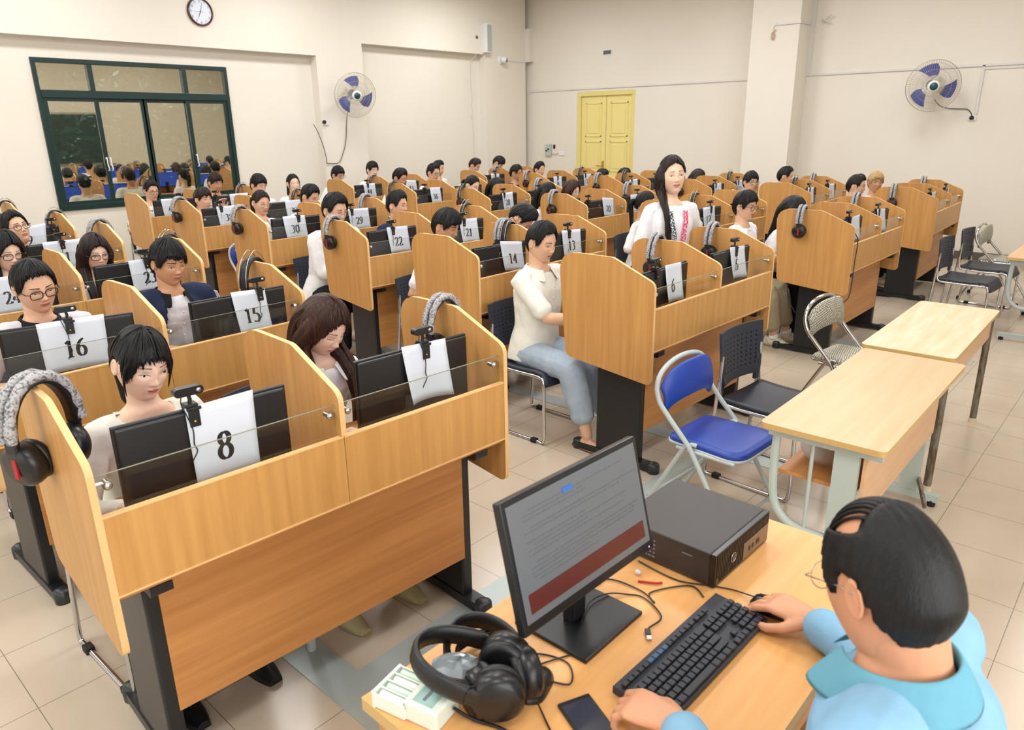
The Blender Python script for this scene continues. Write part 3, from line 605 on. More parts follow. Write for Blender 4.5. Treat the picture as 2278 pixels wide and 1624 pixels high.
HP = {(0, 0): [('L', 1, .40), ('R', 1, .35)], (0, 1): [('M', 1), ('R', 1)], (0, 2): [('L', 1, .42), ('R', 1)], (0, 3): [('L', 1), ('R', 1)], (1, 0): [('R', 0, .45)], (1, 1): [('M', 1, .42), ('M', 0, .36)], (1, 2): [('M', 0)], (1, 3): [('M', 0), ('R', 1)],
      (2, 0): [('R', 0)], (2, 1): [('L', 1), ('R', 0)], (2, 2): [('L', 1), ('R', 1)], (2, 3): [('L', 1), ('R', 0)], (3, 0): [('R', 1)], (3, 1): [('L', 1), ('R', 1)], (3, 2): [('L', 0), ('R', 1)], (3, 3): [('L', 1), ('M', 0)],
      (4, 0): [('R', 0)], (4, 1): [('L', 1), ('R', 0)], (4, 2): [('L', 0), ('R', 0)], (4, 3): [('L', 1), ('R', 0)], (5, 0): [('R', 0)], (5, 1): [('R', 0)], (5, 2): [('M', 0)], (5, 3): [('M', 1)]}
for (r_, c_), L_ in HP.items():
    for h in L_:
        put_headset(r_, c_, {'L': XL_, 'M': XM_, 'R': XR_}[h[0]], bool(h[1]), {'L': 'left end panel', 'M': 'middle divider', 'R': 'right end panel'}[h[0]], h[2] if len(h) > 2 else .44, .1)
p = dpt(0, 2, 0, 0)
m = MB(); m.tube(smooth_path([dpt(0, 2, .02, .0, 1.06), dpt(0, 2, .01, -.03, 1.0), dpt(0, 2, .0, -.03, .85), dpt(0, 2, -.02, -.035, .68), dpt(0, 2, -.05, -.03, .56), dpt(0, 2, -.06, .05, .48)]), .004, 8)
tag(m.build('hanging_cable', M_blackp), 'thin black cable hanging down the front of the desk of station 4', 'cable')
m = MB(); m.tube(smooth_path([dpt(0, 2, -.02, .47, .62), dpt(0, 2, -.03, .45, .5), dpt(0, 2, -.02, .38, .38), dpt(0, 2, .08, .3, .32), dpt(0, 2, .14, .2, .30)]), .004, 8)
tag(m.build('hanging_cable', M_blackp), 'black cable sagging below the left end panel of station 4', 'cable')
# ------------------------------------------------------------------ chairs
def make_black_chair():
    t = thing('stacking_chair', '', 'chair')
    # backrest with punched holes, faces -y
    us = [-.22, -.185]; NH = 9; hw = .011; span = .34
    for i in range(NH): c_ = -span / 2 + span * i / (NH - 1); us += [c_ - hw / 2, c_ + hw / 2]
    us += [.185, .22]; vs = [0, .05]; NV = 8
    for i in range(NV): c_ = .075 + .215 * i / (NV - 1); vs += [c_ - hw / 2, c_ + hw / 2]
    vs += [.325, .36]
    def P(u, v):
        w_ = 1 - .12 * (1 - v / .36) ** 2 - (.05 if v < .03 else 0); return (u * w_, .235 - .9 * u * u * .8 + .12 * (v - .18) ** 1 * .55, .525 + v * .83)
    m = MB(); pts = [[P(u, v) for u in us] for v in vs]; nu = len(us); allv = [p for row in pts for p in row]; fs = []
    for j in range(len(vs) - 1):
        for i in range(nu - 1):
            if i >= 2 and i % 2 == 0 and i < nu - 2 and j >= 2 and j % 2 == 0 and j < len(vs) - 2: continue
            fs.append((j * nu + i, j * nu + i + 1, (j + 1) * nu + i + 1, (j + 1) * nu + i))
    m.add(allv, fs, 0, False); o = m.build('backrest', M_navyp, t); sd = o.modifiers.new('s', 'SOLIDIFY'); sd.thickness = .014; sd.offset = 0
    MB().bb((-.205, .195, .48), (-.165, .215, .64), ch=.006).build('back_bracket', M_navyp, t); MB().bb((.165, .195, .48), (.205, .215, .64), ch=.006).build('back_bracket', M_navyp, t)
    rows = []
    for j in range(13):
        v = j / 12; y = .19 - .44 * v; z = .455 - .012 * math.sin(v * PI) ; w_ = .215
        if v > .9: z -= (v - .9) * .5
        if v > .99: z -= .03
        rows.append([(w_ * (2 * i / 12 - 1), y, z - .008 * (1 - (2 * i / 12 - 1) ** 2)) for i in range(13)])
    m = MB(); m.grid(rows); o = m.build('seat', M_navyp, t); sd = o.modifiers.new('s', 'SOLIDIFY'); sd.thickness = .02; sd.offset = -1
    m = MB()
    for s_ in (-1, 1):
        x = s_ * .225; m.tube(smooth_path([(x * .9, .20, .70), (x * .92, .2, .56), (x * .93, .19, .47), (x * .93, .15, .435), (x * .93, -.05, .43), (x * .93, -.20, .43), (x, -.245, .40), (x, -.25, .2), (x, -.25, .05), (x, -.235, .012), (x, -.19, .011), (x, .19, .011), (x, .235, .012), (x, .245, .05), (x * .98, .22, .3), (x * .94, .205, .56)], 6), .0105, 10)
    m.tube([(-.21, .1, .43), (.21, .1, .43)], .008, 8); m.tube([(-.21, -.15, .43), (.21, -.15, .43)], .008, 8); m.build('frame', M_chrome, t)
    for s_ in (-1, 1):
        for y in (.17, -.17): m = MB(); m.bb((s_ * .225 - .016, y - .022, 0), (s_ * .225 + .016, y + .022, .028), ch=.003); m.build('foot_clip', M_rub, t)
    return t
def make_fold_chair(pad, frame, lab):
    t = thing('folding_chair', lab, 'chair')
    m = MB()
    top = [(.215 * math.cos(q), .215, .70 + .115 * math.sin(q) ** .8) for q in np.linspace(PI * .04, PI * .96, 15)]
    rs = [(.232, -.27, .0), (.228, -.13, .22), (.222, .0, .42), (.22, .04, .47), (.22, .13, .56), (.222, .19, .63), (.218, .213, .69)]
    ls = [(-a, b, c_) for a, b, c_ in rs]
    m.tube(smooth_path(rs, 5) + top + smooth_path(ls[::-1], 5), .0125, 10)
    back = [(.19, .03, .49), (.205, .06, .44), (.21, .12, .32), (.215, .29, .0)]
    for s_ in (-1, 1):
        m.tube(smooth_path([(s_ * a, b, c_) for a, b, c_ in ([(.19, -.0, .455), (.2, .03, .455), (.205, .065, .42), (.21, .12, .32), (.215, .29, .0)])], 5), .011, 10)
    m.tube([(-.215, .24, .12), (.215, .24, .12)], .008, 8); m.tube([(-.218, -.2, .11), (.218, -.2, .11)], .008, 8)
    m.tube([(.2, -.2, .425), (.2, .1, .425)], .009, 8); m.tube([(-.2, -.2, .425), (-.2, .1, .425)], .009, 8); m.build('frame', frame, t)
    # seat pad
    pts = rnd_poly([(-.205, -.23), (.205, -.23), (.18, .17), (-.18, .17)], [.09, .09, .05, .05], 6)
    def ring(sc, z): return [(p[0] * sc, (p[1] + .03) * sc - .03, z) for p in pts]
    m = MB(); m.grid([ring(.93, .436), ring(1, .440), ring(1.0, .452), ring(.97, .464), ring(.8, .470), ring(.4, .472), ring(.02, .472)], wrap=True, cap=True); m.build('seat', pad, t)
    m = MB(); m.grid([ring(.98, .425), ring(1.03, .430), ring(1.03, .440), ring(.96, .442)], wrap=True, cap=True); m.build('seat_rim', frame, t)
    rows = []
    for j in range(9):
        v = j / 8; row = []
        for i in range(17):
            u = i / 16 * 2 - 1; x = u * .205; zt = .70 + .108 * max(0, (1 - abs(u) ** 2.6)) ** .6; zb = .605 + .035 * (1 - u * u) - .03 * abs(u) ** 6; zz = zb + (zt - zb) * v
            row.append((x, .208 - .035 * (1 - u * u) - .02 * math.sin(v * PI) - (0 if v > .5 else .02 * (0.5 - v)), zz))
        rows.append(row)
    m = MB(); m.grid(rows); o = m.build('backrest', pad, t); sd = o.modifiers.new('s', 'SOLIDIFY'); sd.thickness = .028; sd.offset = 1; bv = o.modifiers.new('b', 'BEVEL'); bv.width = .01; bv.segments = 3
    for s_ in (-1, 1):
        for y in (-.27, .285): MB().lathe([(.017, 0), (.017, .03), (.012, .034)], (s_ * (.232 if y < 0 else .215), y, 0), (0, 0, 1), 14).build('foot_cap', M_rub if frame is M_chrome else frame, t)
    return t
bc0 = make_black_chair(); bc_used = [False]
def black_chair(x, y, rz, lab, grp='black stacking chairs'):
    if not bc_used[0]: bc_used[0] = True; bc0.location = (x, y, 0); bc0.rotation_euler = (0, 0, rz); bc0['label'] = lab; bc0['group'] = grp; return bc0
    return dup(bc0, (x, y, 0), rz, lab, grp)
black_chair(3.11, -.46, -.08, 'empty black perforated chair between the blue chair and the houndstooth chair')
black_chair(7.42, -.52, -.06, 'empty black perforated chair nearer of two behind the pale worn table')
black_chair(8.22, -.54, -.06, 'empty black perforated chair farther of two behind the pale worn table')
blue0 = make_fold_chair(M_blue, M_spaint, 'blue padded folding chair with grey frame beside the teacher table'); blue0.location = (2.48, -.46, 0); blue0.rotation_euler = (0, 0, -.05); blue0['group'] = 'folding chairs'
hd0 = make_fold_chair(M_hound, M_chrome, 'houndstooth folding chair with chrome frame behind the front side table'); hd0.location = (4.19, -.51, 0); hd0.rotation_euler = (0, 0, -.12); hd0['group'] = 'folding chairs'
dup(hd0, (8.85, -.56, 0), -.05, 'houndstooth folding chair against the right wall behind two black chairs', 'folding chairs')
# ------------------------------------------------------------------ side tables
def side_frame(t, w_, dpt_, paint, shelf=True):
    for s_ in (-1, 1):
        x = s_ * (w_ / 2 - .07); m = MB()
        m.bb((x - .018, -dpt_ / 2 + .02, .685), (x + .018, dpt_ / 2 - .02, .725))
        m.bb((x - .015, -dpt_ / 2 + .10, .04), (x + .015, -dpt_ / 2 + .19, .69))
        m.tube(smooth_path([(x, dpt_ / 2 - .05, .69), (x, dpt_ / 2 - .05, .5), (x, dpt_ / 2 - .07, .38), (x, dpt_ / 2 - .13, .315), (x, dpt_ / 2 - .2, .30), (x, -dpt_ / 2 + .15, .30)], 6), .018, 8)
        m.tube([(x, .04, .3), (x, .04, .69)], .008, 8); m.bb((x - .02, -dpt_ / 2 + .0, .03), (x + .02, dpt_ / 2 - .04, .065)); m.build('end_frame', paint, t)
        for y in (-dpt_ / 2 + .03, dpt_ / 2 - .07): MB().lathe([(.018, 0), (.022, .034)], (x, y, 0), (0, 0, 1), 12).build('foot', M_rub, t)
tA = thing('side_table', 'peach-topped school table with grey-green frame and shelf, nearest the teacher table', 'table', (2.73, -1.055, 0), .01)
m = MB(); m.prism(rnd_poly([(-.66, -.235), (.66, -.235), (.66, .235), (-.66, .235)], .03), .727, .75, 'z', 0, 1); m.build('tabletop', [M_tabA, M_deskedge], tA, bev=.002)
side_frame(tA, 1.32, .47, M_gpaint)
MB().bb((-.58, -.13, .52), (.58, .17, .535)).build('shelf', M_beech_h, tA); MB().bb((-.58, -.16, .40), (.58, -.145, .70)).build('back_panel', M_tabA, tA)
m = MB(); m.box((.50, -.17, .10), (.17, .012, .03), (0, -.5, .5)); m.build('rusty_brace', M_rust, tA)
bg_ = MB(); rgb_ = random.Random(3); rows = []
for j in range(9):
    a = j / 8 * PI; rows.append([(-.02 + .13 * math.sin(a) * math.cos(q) * (1 + .3 * rgb_.random()), .04 + .10 * math.sin(a) * math.sin(q) * (1 + .3 * rgb_.random()), .60 + .07 * math.cos(a) * (1 + .3 * rgb_.random())) for q in np.linspace(0, 2 * PI, 15)[:-1]])
bg_.grid(rows, wrap=True); o = bg_.build('plastic_bag', M_bag); o.location = (2.40, -1.05, 0); tag(o, 'crumpled clear plastic bag on the shelf of the peach side table', 'bag')
tB = thing('side_table', 'pale worn school table on rusty round legs behind the peach table', 'table', (4.105, -.985, 0), .02)
m = MB(); m.prism(rnd_poly([(-.65, -.225), (.65, -.225), (.65, .225), (-.65, .225)], .035), .727, .75, 'z', 0, 1); m.build('tabletop', [M_tabB, M_deskedge], tB, bev=.002)
MB().bb((-.6, -.20, .58), (.6, -.185, .70)).build('apron', M_tabA, tB); MB().bb((-.6, -.18, .60), (.6, .15, .612)).build('shelf', M_beech_h, tB)
for sx in (-1, 1):
    for sy in (-1, 1):
        m = MB(); m.tube([(sx * (.60), sy * .19, .727), (sx * .615, sy * .195, .0)], .02, 12); lg = m.build('leg', M_rust, tB); MB().lathe([(.024, 0), (.024, .03)], (sx * .615, sy * .195, 0), (0, 0, 1), 12).build('foot_cap', M_tabB, lg)
m = MB(); m.bb((-.58, -.195, .705), (.58, -.17, .727)); m.bb((-.58, .17, .705), (.58, .195, .727)); m.build('frame_rail', M_rust, tB)
tC = thing('side_table', 'school table with grey frame cut off by the right edge of the photo', 'table', (7.66, -1.10, 0), .0)
m = MB(); m.prism(rnd_poly([(-.66, -.235), (.66, -.235), (.66, .235), (-.66, .235)], .03), .727, .75, 'z', 0, 1); m.build('tabletop', [M_tabA, M_deskedge], tC, bev=.002); side_frame(tC, 1.32, .47, M_spaint)
# ------------------------------------------------------------------ teacher table
TT = thing('teacher_table', 'beech-topped teacher table in the foreground', 'table', (.735, -1.185, 0), 0)
m = MB(); m.prism([(-.635, -.345), (.625, -.345), (.625, .35), (-.625, .35)], .72, .75, 'z', 0, 1); m.build('tabletop', [M_desk, M_deskedge], TT, bev=.002)
MB().bb((-.6, -.33, 0), (-.58, .33, .72)).build('side_panel', M_beech_v, TT); MB().bb((.58, -.33, 0), (.6, .33, .72)).build('side_panel', M_beech_v, TT); MB().bb((-.58, .22, .2), (.58, .24, .72)).build('modesty_panel', M_beech_h, TT)
MB().bb((-.58, -.32, .60), (.58, -.30, .72)).build('apron', M_beech_h, TT)
# teacher monitor
t = thing('monitor', 'teacher monitor showing a grey page of text with a dark red band', 'monitor', (.60, -1.045, .75), 0)
TM = Matrix.Translation((0, 0, .262)) @ Matrix.Rotation(R(-15), 4, 'X') @ Matrix.Rotation(R(1.5), 4, 'Y')
m = MB(); m.T = TM; m.bb((-.245, 0, -.145), (.245, .022, .145), ch=.004); m.bb((-.16, .02, -.10), (.16, .045, .08), ch=.01); m.build('housing', M_blackp, t)
m = MB(); m.T = TM; m.bb((-.232, -.0012, -.122), (.232, -.0002, .132)); sc_ = m.build('screen', M_scr, t)
m = MB(); m.T = TM; m.bb((-.215, -.0024, -.105), (.215, -.0014, -.063)); m.build('red_band', M_scrred, sc_)
m = MB(); m.T = TM; rgl = random.Random(8)
for k, z in enumerate(np.linspace(.105, -.045, 17)):
    if k in (3, 6, 11): continue
    x = -.19 + (0 if k % 4 else .02); xe = x + rgl.choice([.2, .34, .38, .30]) 
    while x < xe: w_ = rgl.uniform(.006, .018); m.bb((x, -.0022, z - .0011), (x + w_, -.0014, z + .0011)); x += w_ + .004
m.build('text_lines', M_scrline, sc_)
m = MB(); m.T = TM; m.bb((-.055, -.0026, .102), (-.02, -.0014, .113)); m.build('blue_highlight', M_scrblue, sc_)
m = MB(); m.bb((-.025, .01, .01), (.025, .045, .25), ch=.006); m.build('stand_neck', M_blackp, t); m = MB(); m.bb((-.105, -.085, 0), (.125, .125, .011), ch=.003); m.build('stand_base', M_blackp, t)
m = MB(); m.T = TM; m.lathe([(.0025, 0), (.0001, .001)], (.225, -.0005, -.137), (0, -1, 0), 8); m.build('power_light', mat('violet_led', (200, 160, 230), .3, emit=((200, 150, 240), 2)), t)
# computer case lying flat
t = thing('desktop_computer', 'dark flat desktop computer case lying on the teacher table behind the monitor', 'computer', (1.085, -1.06, .75), R(-1))
m = MB(); m.bb((-.155, -.14, .006), (.155, .145, .098), ch=.004); m.build('case', M_pc, t); m = MB(); m.bb((-.155, -.155, .004), (.155, -.14, .098), ch=.002); m.build('front_bezel', M_pcf, t)
m = MB()
for k in range(34):
    x = -.145 + k * .0088; m.bb((x, -.1565, .066 if x > -.01 else .012), (x + .004, -.155, .092))
m.build('vent_slots', M_black, t)
m = MB(); m.bb((0.0, -.1575, .012), (.148, -.155, .062), ch=.001); m.build('port_panel', M_bronze, t)
m = MB()
for x in (.03, .05, .075, .085): m.bb((x, -.159, .03), (x + .008, -.157, .042))
m.build('port', M_black, t)
m = MB(); m.tube([(-.06 + .013 * math.cos(q), -.158, .052 + .013 * math.sin(q)) for q in np.linspace(0, 2 * PI, 25)[:-1]], .0012, 6, closed=True); m.box((-.06, -.158, .052), (.003, .002, .018), (0, .5, 0)); m.build('badge', M_steel, t)
m = MB(); m.bb((-.148, -.1565, .012), (-.138, -.155, .028)); m.build('sticker', M_phone, t)
m = MB(); rgp = random.Random(2)
for k in range(30):
    y = .02 + (k % 6) * .012; z = .02 + (k // 6) * .012; m.bb((-.1562, y, z), (-.155, y + rgp.uniform(.003, .009), z + .004))
m.bb((-.1562, -.09, .07), (-.155, -.06, .073)); m.build('side_markings', M_inkg, t)
# keyboard
t = thing('keyboard', 'dark grey full-size keyboard in front of the teacher', 'keyboard', (.675, -1.297, .75), R(-1.5))
m = MB(); m.prism([(-.068, .004), (-.068, .014), (.068, .022), (.068, .004)], -.215, .215, 'x'); m.build('base', M_kbd, t, bev=.002)
ka = MB(); kb = MB()
def key(x, y, w_, d_=.016, mb=None): 
    z = .018 + (y + .068) / .136 * .008; (mb or ka).box((x, y, z + .003), (w_ - .0028, d_ - .002, .007), (R(3.4), 0, 0), ch=.0018)
U = .0187
for row, y in enumerate((-.056, -.037, -.018, .001, .020, .048)):
    lay = [[1.25, 1.25, 1.25, 6.25, 1.25, 1.25, 1.25, 1.25], [2.25] + [1] * 10 + [2.75], [1.75] + [1] * 11 + [2.25], [1.5] + [1] * 12 + [1.5], [1] * 13 + [2], [1] * 13 + [1, 1]][row]
    x = -.208
    for i, u in enumerate(lay):
        wk = u * U; key(x + wk / 2, y, wk, .013 if row == 5 else .017, kb if row == 5 and 5 <= i <= 8 else None); x += wk
    x = -.208 + 15 * U + .006
    if row in (3, 4, 5):
        for i in range(3): key(x + U * (i + .5), y, U, .013 if row == 5 else .017, None)
    if row == 1: key(x + U * 1.5, y, U)
    if row == 0:
        for i in range(3): key(x + U * (i + .5), y, U)
    x += 3 * U + .005
    if row < 5:
        for i in range(4): key(x + U * .93 * (i + .5), y, U * .93)
ka.build('keycaps', M_key, t); kb.build('media_keys', M_keyb, t)
def mouse(loc, rz, lab):
    t = thing('mouse', lab, 'mouse', loc, rz); m = MB(); rows = []
    for j in range(11):
        v = j / 10; y = -.055 + .11 * v; w_ = .031 * math.sqrt(max(.02, 1 - (2 * v - 1) ** 4)) ; h_ = .034 * math.sqrt(max(.02, 1 - abs(2 * v - 1.1) ** 2.4 * .8)) * (1 if 0 < j < 10 else .4)
        rows.append([(w_ * math.cos(q), y, max(0.001, h_ * math.sin(q))) for q in np.linspace(0, PI, 13)])
    m.grid(rows); m.add([rows[0][k] for k in range(13)], [tuple(range(13))]); m.add([rows[-1][k] for k in range(13)], [tuple(range(13))[::-1]]); m.build('shell', M_blackp, t)
    m = MB(); m.lathe([(.0085, -.003), (.0085, .003)], (0, .03, .027), (1, 0, 0), 14); m.build('wheel', M_rub, t)
    return t
mouse((.945, -1.36, .75), .12, 'black mouse under the teacher right hand')
mouse((.372, -1.09, .75), 1.9, 'black spare mouse beside the headphone pile on the teacher table')
def wire(name, pts, r, lab, mt=None, cat='cable', sub=8): return tag(MB().tube(smooth_path(pts, sub), r, 8).build(name, mt or M_blackp), lab, cat)
TZ = .754
wire('mouse_cable', [(.95, -1.31, TZ + .01), (.955, -1.25, TZ), (.935, -1.20, TZ), (.9, -1.12, TZ), (.91, -1.0, TZ)], .0018, 'thin cable from the mouse towards the computer case')
wire('usb_cable', [(.64, -.98, TZ), (.72, -.955, TZ), (.79, -.99, TZ), (.80, -1.08, TZ), (.78, -1.13, TZ), (.81, -1.10, TZ), (.90, -1.16, TZ), (.88, -1.21, TZ)], .002, 'thin black cable looping beside the monitor base towards the keyboard')
wire('usb_cable', [(.58, -1.05, TZ + .01), (.66, -1.02, TZ + .016), (.72, -1.03, TZ + .012), (.765, -1.06, TZ), (.78, -1.1, TZ), (.745, -1.17, TZ), (.69, -1.17, TZ), (.675, -1.175, TZ)], .002, 'thin black cable ending in a loose USB plug left of the keyboard')
t = thing('usb_plug', 'loose USB plug lying on the teacher table left of the keyboard', 'plug', (.672, -1.178, .75), R(40)); MB().box((0, 0, .005), (.022, .013, .008), ch=.002).build('grip', M_blackp, t); MB().box((-.018, 0, .005), (.014, .011, .0045)).build('metal_tip', M_steel, t)
wire('coiled_cable', [(.36 + .06 * math.cos(q) + .01 * math.sin(3 * q), -.93 + .04 * math.sin(q) + .006 * math.cos(2 * q), TZ + .006 + .0013 * q) for q in np.linspace(0, 6 * PI, 42)], .0035, 'coiled thick black cable behind the headphone pile', sub=3)
wire('headset_cable', [(.38, -1.0, TZ + .01), (.45, -1.03, TZ), (.47, -1.10, TZ), (.42, -1.14, TZ), (.40, -1.05, TZ), (.52, -1.10, TZ)], .002, 'thin black cable between the headphone pile and monitor base')
wire('headset_cable', [(.33, -1.13, TZ + .01), (.31, -1.17, TZ), (.28, -1.22, TZ), (.22, -1.3, TZ), (.2, -1.42, TZ)], .002, 'thin black cable running from the headphone pile to the near edge')
wire('charger_cable', [(.2, -1.02, TZ + .02), (.215, -1.06, TZ + .006), (.24, -1.12, TZ), (.24, -1.2, TZ), (.2, -1.3, TZ)], .0035, 'thick grey cable of the battery charger')
# headphones on table (two, wrapped around each other)
def lay_headset(o3, up, ax, lab):
    o = dup(HS[False], (0, 0, 0), 0, lab, 'headphones on the teacher table', skip=('wire_bow',)); z = V(up).normalized(); x = V(ax); x = (x - z * x.dot(z)).normalized(); y = z.cross(x)
    o.matrix_world = Matrix(((x.x, y.x, z.x, o3[0]), (x.y, y.y, z.y, o3[1]), (x.z, y.z, z.z, o3[2]), (0, 0, 0, 1)))
    for e_ in o.children:
        for g_ in list(e_.children):
            if g_.name.startswith('accent'): bpy.data.objects.remove(g_)
    return o
lay_headset((.205, -.925, .86), (-.54, .80, .27), (.80, .50, 0), 'large black headphones lying in front of the coiled cables on the teacher table')
lay_headset((.36, -.90, .815), (.35, .93, .12), (-.85, .45, 0), 'black headphones half hidden behind the teacher monitor')
m = MB(); rows = []; rgx = random.Random(11)
for j in range(8):
    a = j / 7 * PI; rows.append([(.06 * math.sin(a) * math.cos(q) * (.8 + .5 * rgx.random()), .035 * math.sin(a) * math.sin(q) * (.8 + .5 * rgx.random()), .03 * math.cos(a) * (.8 + .5 * rgx.random())) for q in np.linspace(0, 2 * PI, 13)[:-1]])
o = m.grid(rows, wrap=True, sm=False).build('plastic_packet', mat('grey_film_packet', (120, 130, 134), .2, trans=.3)); o.location = (.235, -1.0, .84); o.rotation_euler = (.2, .3, -.5); o.scale = (.9, .8, .8); tag(o, 'crumpled grey film packet inside the headphone pile', 'packet')
# battery charger
t = thing('battery_charger', 'white battery charger with four slots at the left end of the teacher table', 'charger', (.172, -.945, .75), R(8)); t.scale = (1.15, 1.15, 1.15)
t.rotation_euler = (0, 0, R(12))
m = MB(); m.bb((-.035, -.065, 0), (.035, .005, .04), ch=.004); m.bb((-.04, .0, 0), (.04, .07, .022), ch=.004); m.bb((-.04, .066, 0), (.04, .072, .034)); 
for x in (-.039, -.0195, 0, .0195, .039): m.bb((x - .0015, .0, .02), (x + .0015, .07, .032))
m.build('housing', M_mint, t)
for k in range(4): MB().cyl((-.029 + k * .0195, .006, .027), (-.029 + k * .0195, .058, .027), .007, 12).build('battery', M_batt if k % 2 else M_white, t)
MB().bb((-.026, -.05, .04), (.026, -.008, .0408)).build('label_plate', M_mintb, t); MB().bb((-.018, -.03, .0408), (.02, -.024, .0414)).build('label_lines', M_scrline, t)
t = thing('phone', 'dark smartphone at the near edge of the teacher table', 'phone', (.36, -1.245, .75), R(-24)); MB().bb((-.037, -.078, 0), (.037, .078, .009), ch=.003).build('body', M_blackp, t); MB().bb((-.033, -.072, .009), (.033, .066, .0096)).build('screen', M_phone, t)
for k, (x, y) in enumerate(((.76, -.975), (.86, -1.03))): tag(MB().lathe([(.0001, -.006), (.007, -.003), (.007, .004), (.0001, .007)], (x, y, .757), (0, 0, 1), 10).build('paper_pellet', M_paper), ['small white pellet on the table beside the monitor base', 'small white pellet on the table against the computer case'][k], 'pellet')
wire('twist_tie', [(.83, -1.05, TZ), (.85, -1.09, TZ + .002), (.865, -1.10, TZ)], .003, 'small red twist tie on the teacher table', M_red, 'twist tie')
# floor channels
def chan(x0, x1, y0, y1, lab):
    m = MB(); m.bb((x0, y0, .0), (x1, y1, .004)); m.build('floor_channel', M_chan); o = bpy.context.scene.objects[-1] if False else [q for q in COL.objects if q.name.startswith('floor_channel')][-1]; return tag(o, lab, 'floor channel')
chan(.50, .645, -.95, 5.9, 'grey metal floor channel running under the leftmost desks')
chan(3.20, 3.33, -.95, 5.9, 'grey metal floor channel running under the desks of the second block')
chan(6.05, 6.18, -.9, 5.9, 'grey metal floor channel running under the desks of the third block')
chan(.645, 3.20, -.13, -.01, 'grey metal floor channel crossing in front of the first row')
m = MB(); m.tube([(.60, .22, .0), (.60, .22, .45)], .02, 10); tag(m.build('power_post', M_spaint), 'pale grey post rising from the floor channel under station 7', 'post')
# ------------------------------------------------------------------ people
def sst(x, a, b): t = np.clip((x - a) / (b - a), 0, 1); return t * t * (3 - 2 * t)
def skinm(name, c): return mat(name, c, .48, spec=.35, sss=.12)
SK = {'fair': skinm('skin_fair', (234, 198, 172)), 'mid': skinm('skin_medium', (220, 176, 146)), 'tan': skinm('skin_tan', (202, 152, 118)), 'old': skinm('skin_warm', (208, 150, 116))}
M_lip = mat('lips', (190, 122, 106), .4); M_lipd = mat('mouth_line', (120, 54, 52), .5); M_eyew = mat('eye_white', (232, 226, 220), .2); M_iris = mat('iris', (30, 20, 16), .12); M_brow = mat('brow_hair', (62, 46, 40), .8); M_lid = mat('lash_line', (34, 24, 22), .7); M_lipf = mat('lips_rose', (208, 116, 110), .38)
def hairm(name, a, b):
    m = mat(name, a, .45, spec=.3, var=((150, 150, 9), b, .45, .8), bump=(1, .55, .0022)); nt = m.node_tree
    mp = [n for n in nt.nodes if n.type == 'MAPPING'][0]; n2 = [n for n in nt.nodes if n.type == 'TEX_NOISE'][-1]; m2 = nt.nodes.new('ShaderNodeMapping'); m2.inputs['Scale'].default_value = (330, 330, 22)
    tc = [n for n in nt.nodes if n.type == 'TEX_COORD'][0]; nt.links.new(tc.outputs['Object'], m2.inputs[0]); nt.links.new(m2.outputs[0], n2.inputs['Vector']); return m
HR = {'black': hairm('hair_black', (12, 11, 12), (26, 23, 24)), 'dark': hairm('hair_dark_brown', (28, 19, 16), (56, 39, 33)), 'brown': hairm('hair_reddish_brown', (40, 20, 14), (84, 46, 32)), 'blond': hairm('hair_blond', (176, 140, 92), (224, 196, 146))}
def cloth(name, c, c2=None): return mat(name, c, .85, spec=.2, var=((14, 14, 14), c2 or tuple(int(v * .95) for v in c), .3, .8), bump=(16, .55, .012))
CL = {'white': cloth('white_cotton', (236, 237, 238)), 'offw': cloth('offwhite_linen', (238, 237, 226)), 'tee': cloth('white_tshirt', (240, 240, 243)), 'lgrey': cloth('light_grey_polo', (218, 219, 224)), 'blue': cloth('sky_blue_shirt', (132, 174, 204)), 'bluec': cloth('collar_teal_blue', (104, 160, 180)),
      'navy': cloth('navy_jacket', (36, 46, 74)), 'blackc': cloth('black_cloth', (26, 27, 30)), 'jean': cloth('faded_blue_jeans', (172, 186, 200), (150, 166, 184)), 'khaki': cloth('khaki_trousers', (166, 152, 126)), 'dkgrey': cloth('dark_grey_cloth', (58, 60, 66)), 'mint': cloth('pale_mint_lining', (214, 234, 226))}
def head_geo(p, hi, style=None):
    NL, NJ = (100, 120) if hi else (44, 56)
    th = np.linspace(0, PI, NL + 1)[:, None]; u = (np.arange(NJ) / NJ - .5)[None, :]
    ph = 2 * PI * (u - .5 * np.sin(2 * PI * u) / (2 * PI))
    z0 = -np.cos(th) + 0 * ph; s = np.sin(th) + 0 * ph
    low = np.clip(-z0, 0, 1); s2 = np.where(z0 < 0, s ** (.82 - .30 * low), s ** .94)
    x = s2 * np.sin(ph); y = -s2 * np.cos(ph)
    fem = p.get('fem', 0); wdt = p.get('wide', 1.0)
    X = x * .0735 * wdt * (1 - (.27 + .05 * fem) * low ** 1.7); Z = np.where(z0 > 0, z0 * .120, z0 * (.117 - .004 * fem))
    fr = sst(-y, -.05, .35)
    Y = np.where(y < 0, y * .090 * (1 - .05 * low), y * .100 * (1 - .62 * sst(low, .1, .95)))
    B = np.stack([X, Y, Z], -1)
    return B, ph, z0, fr
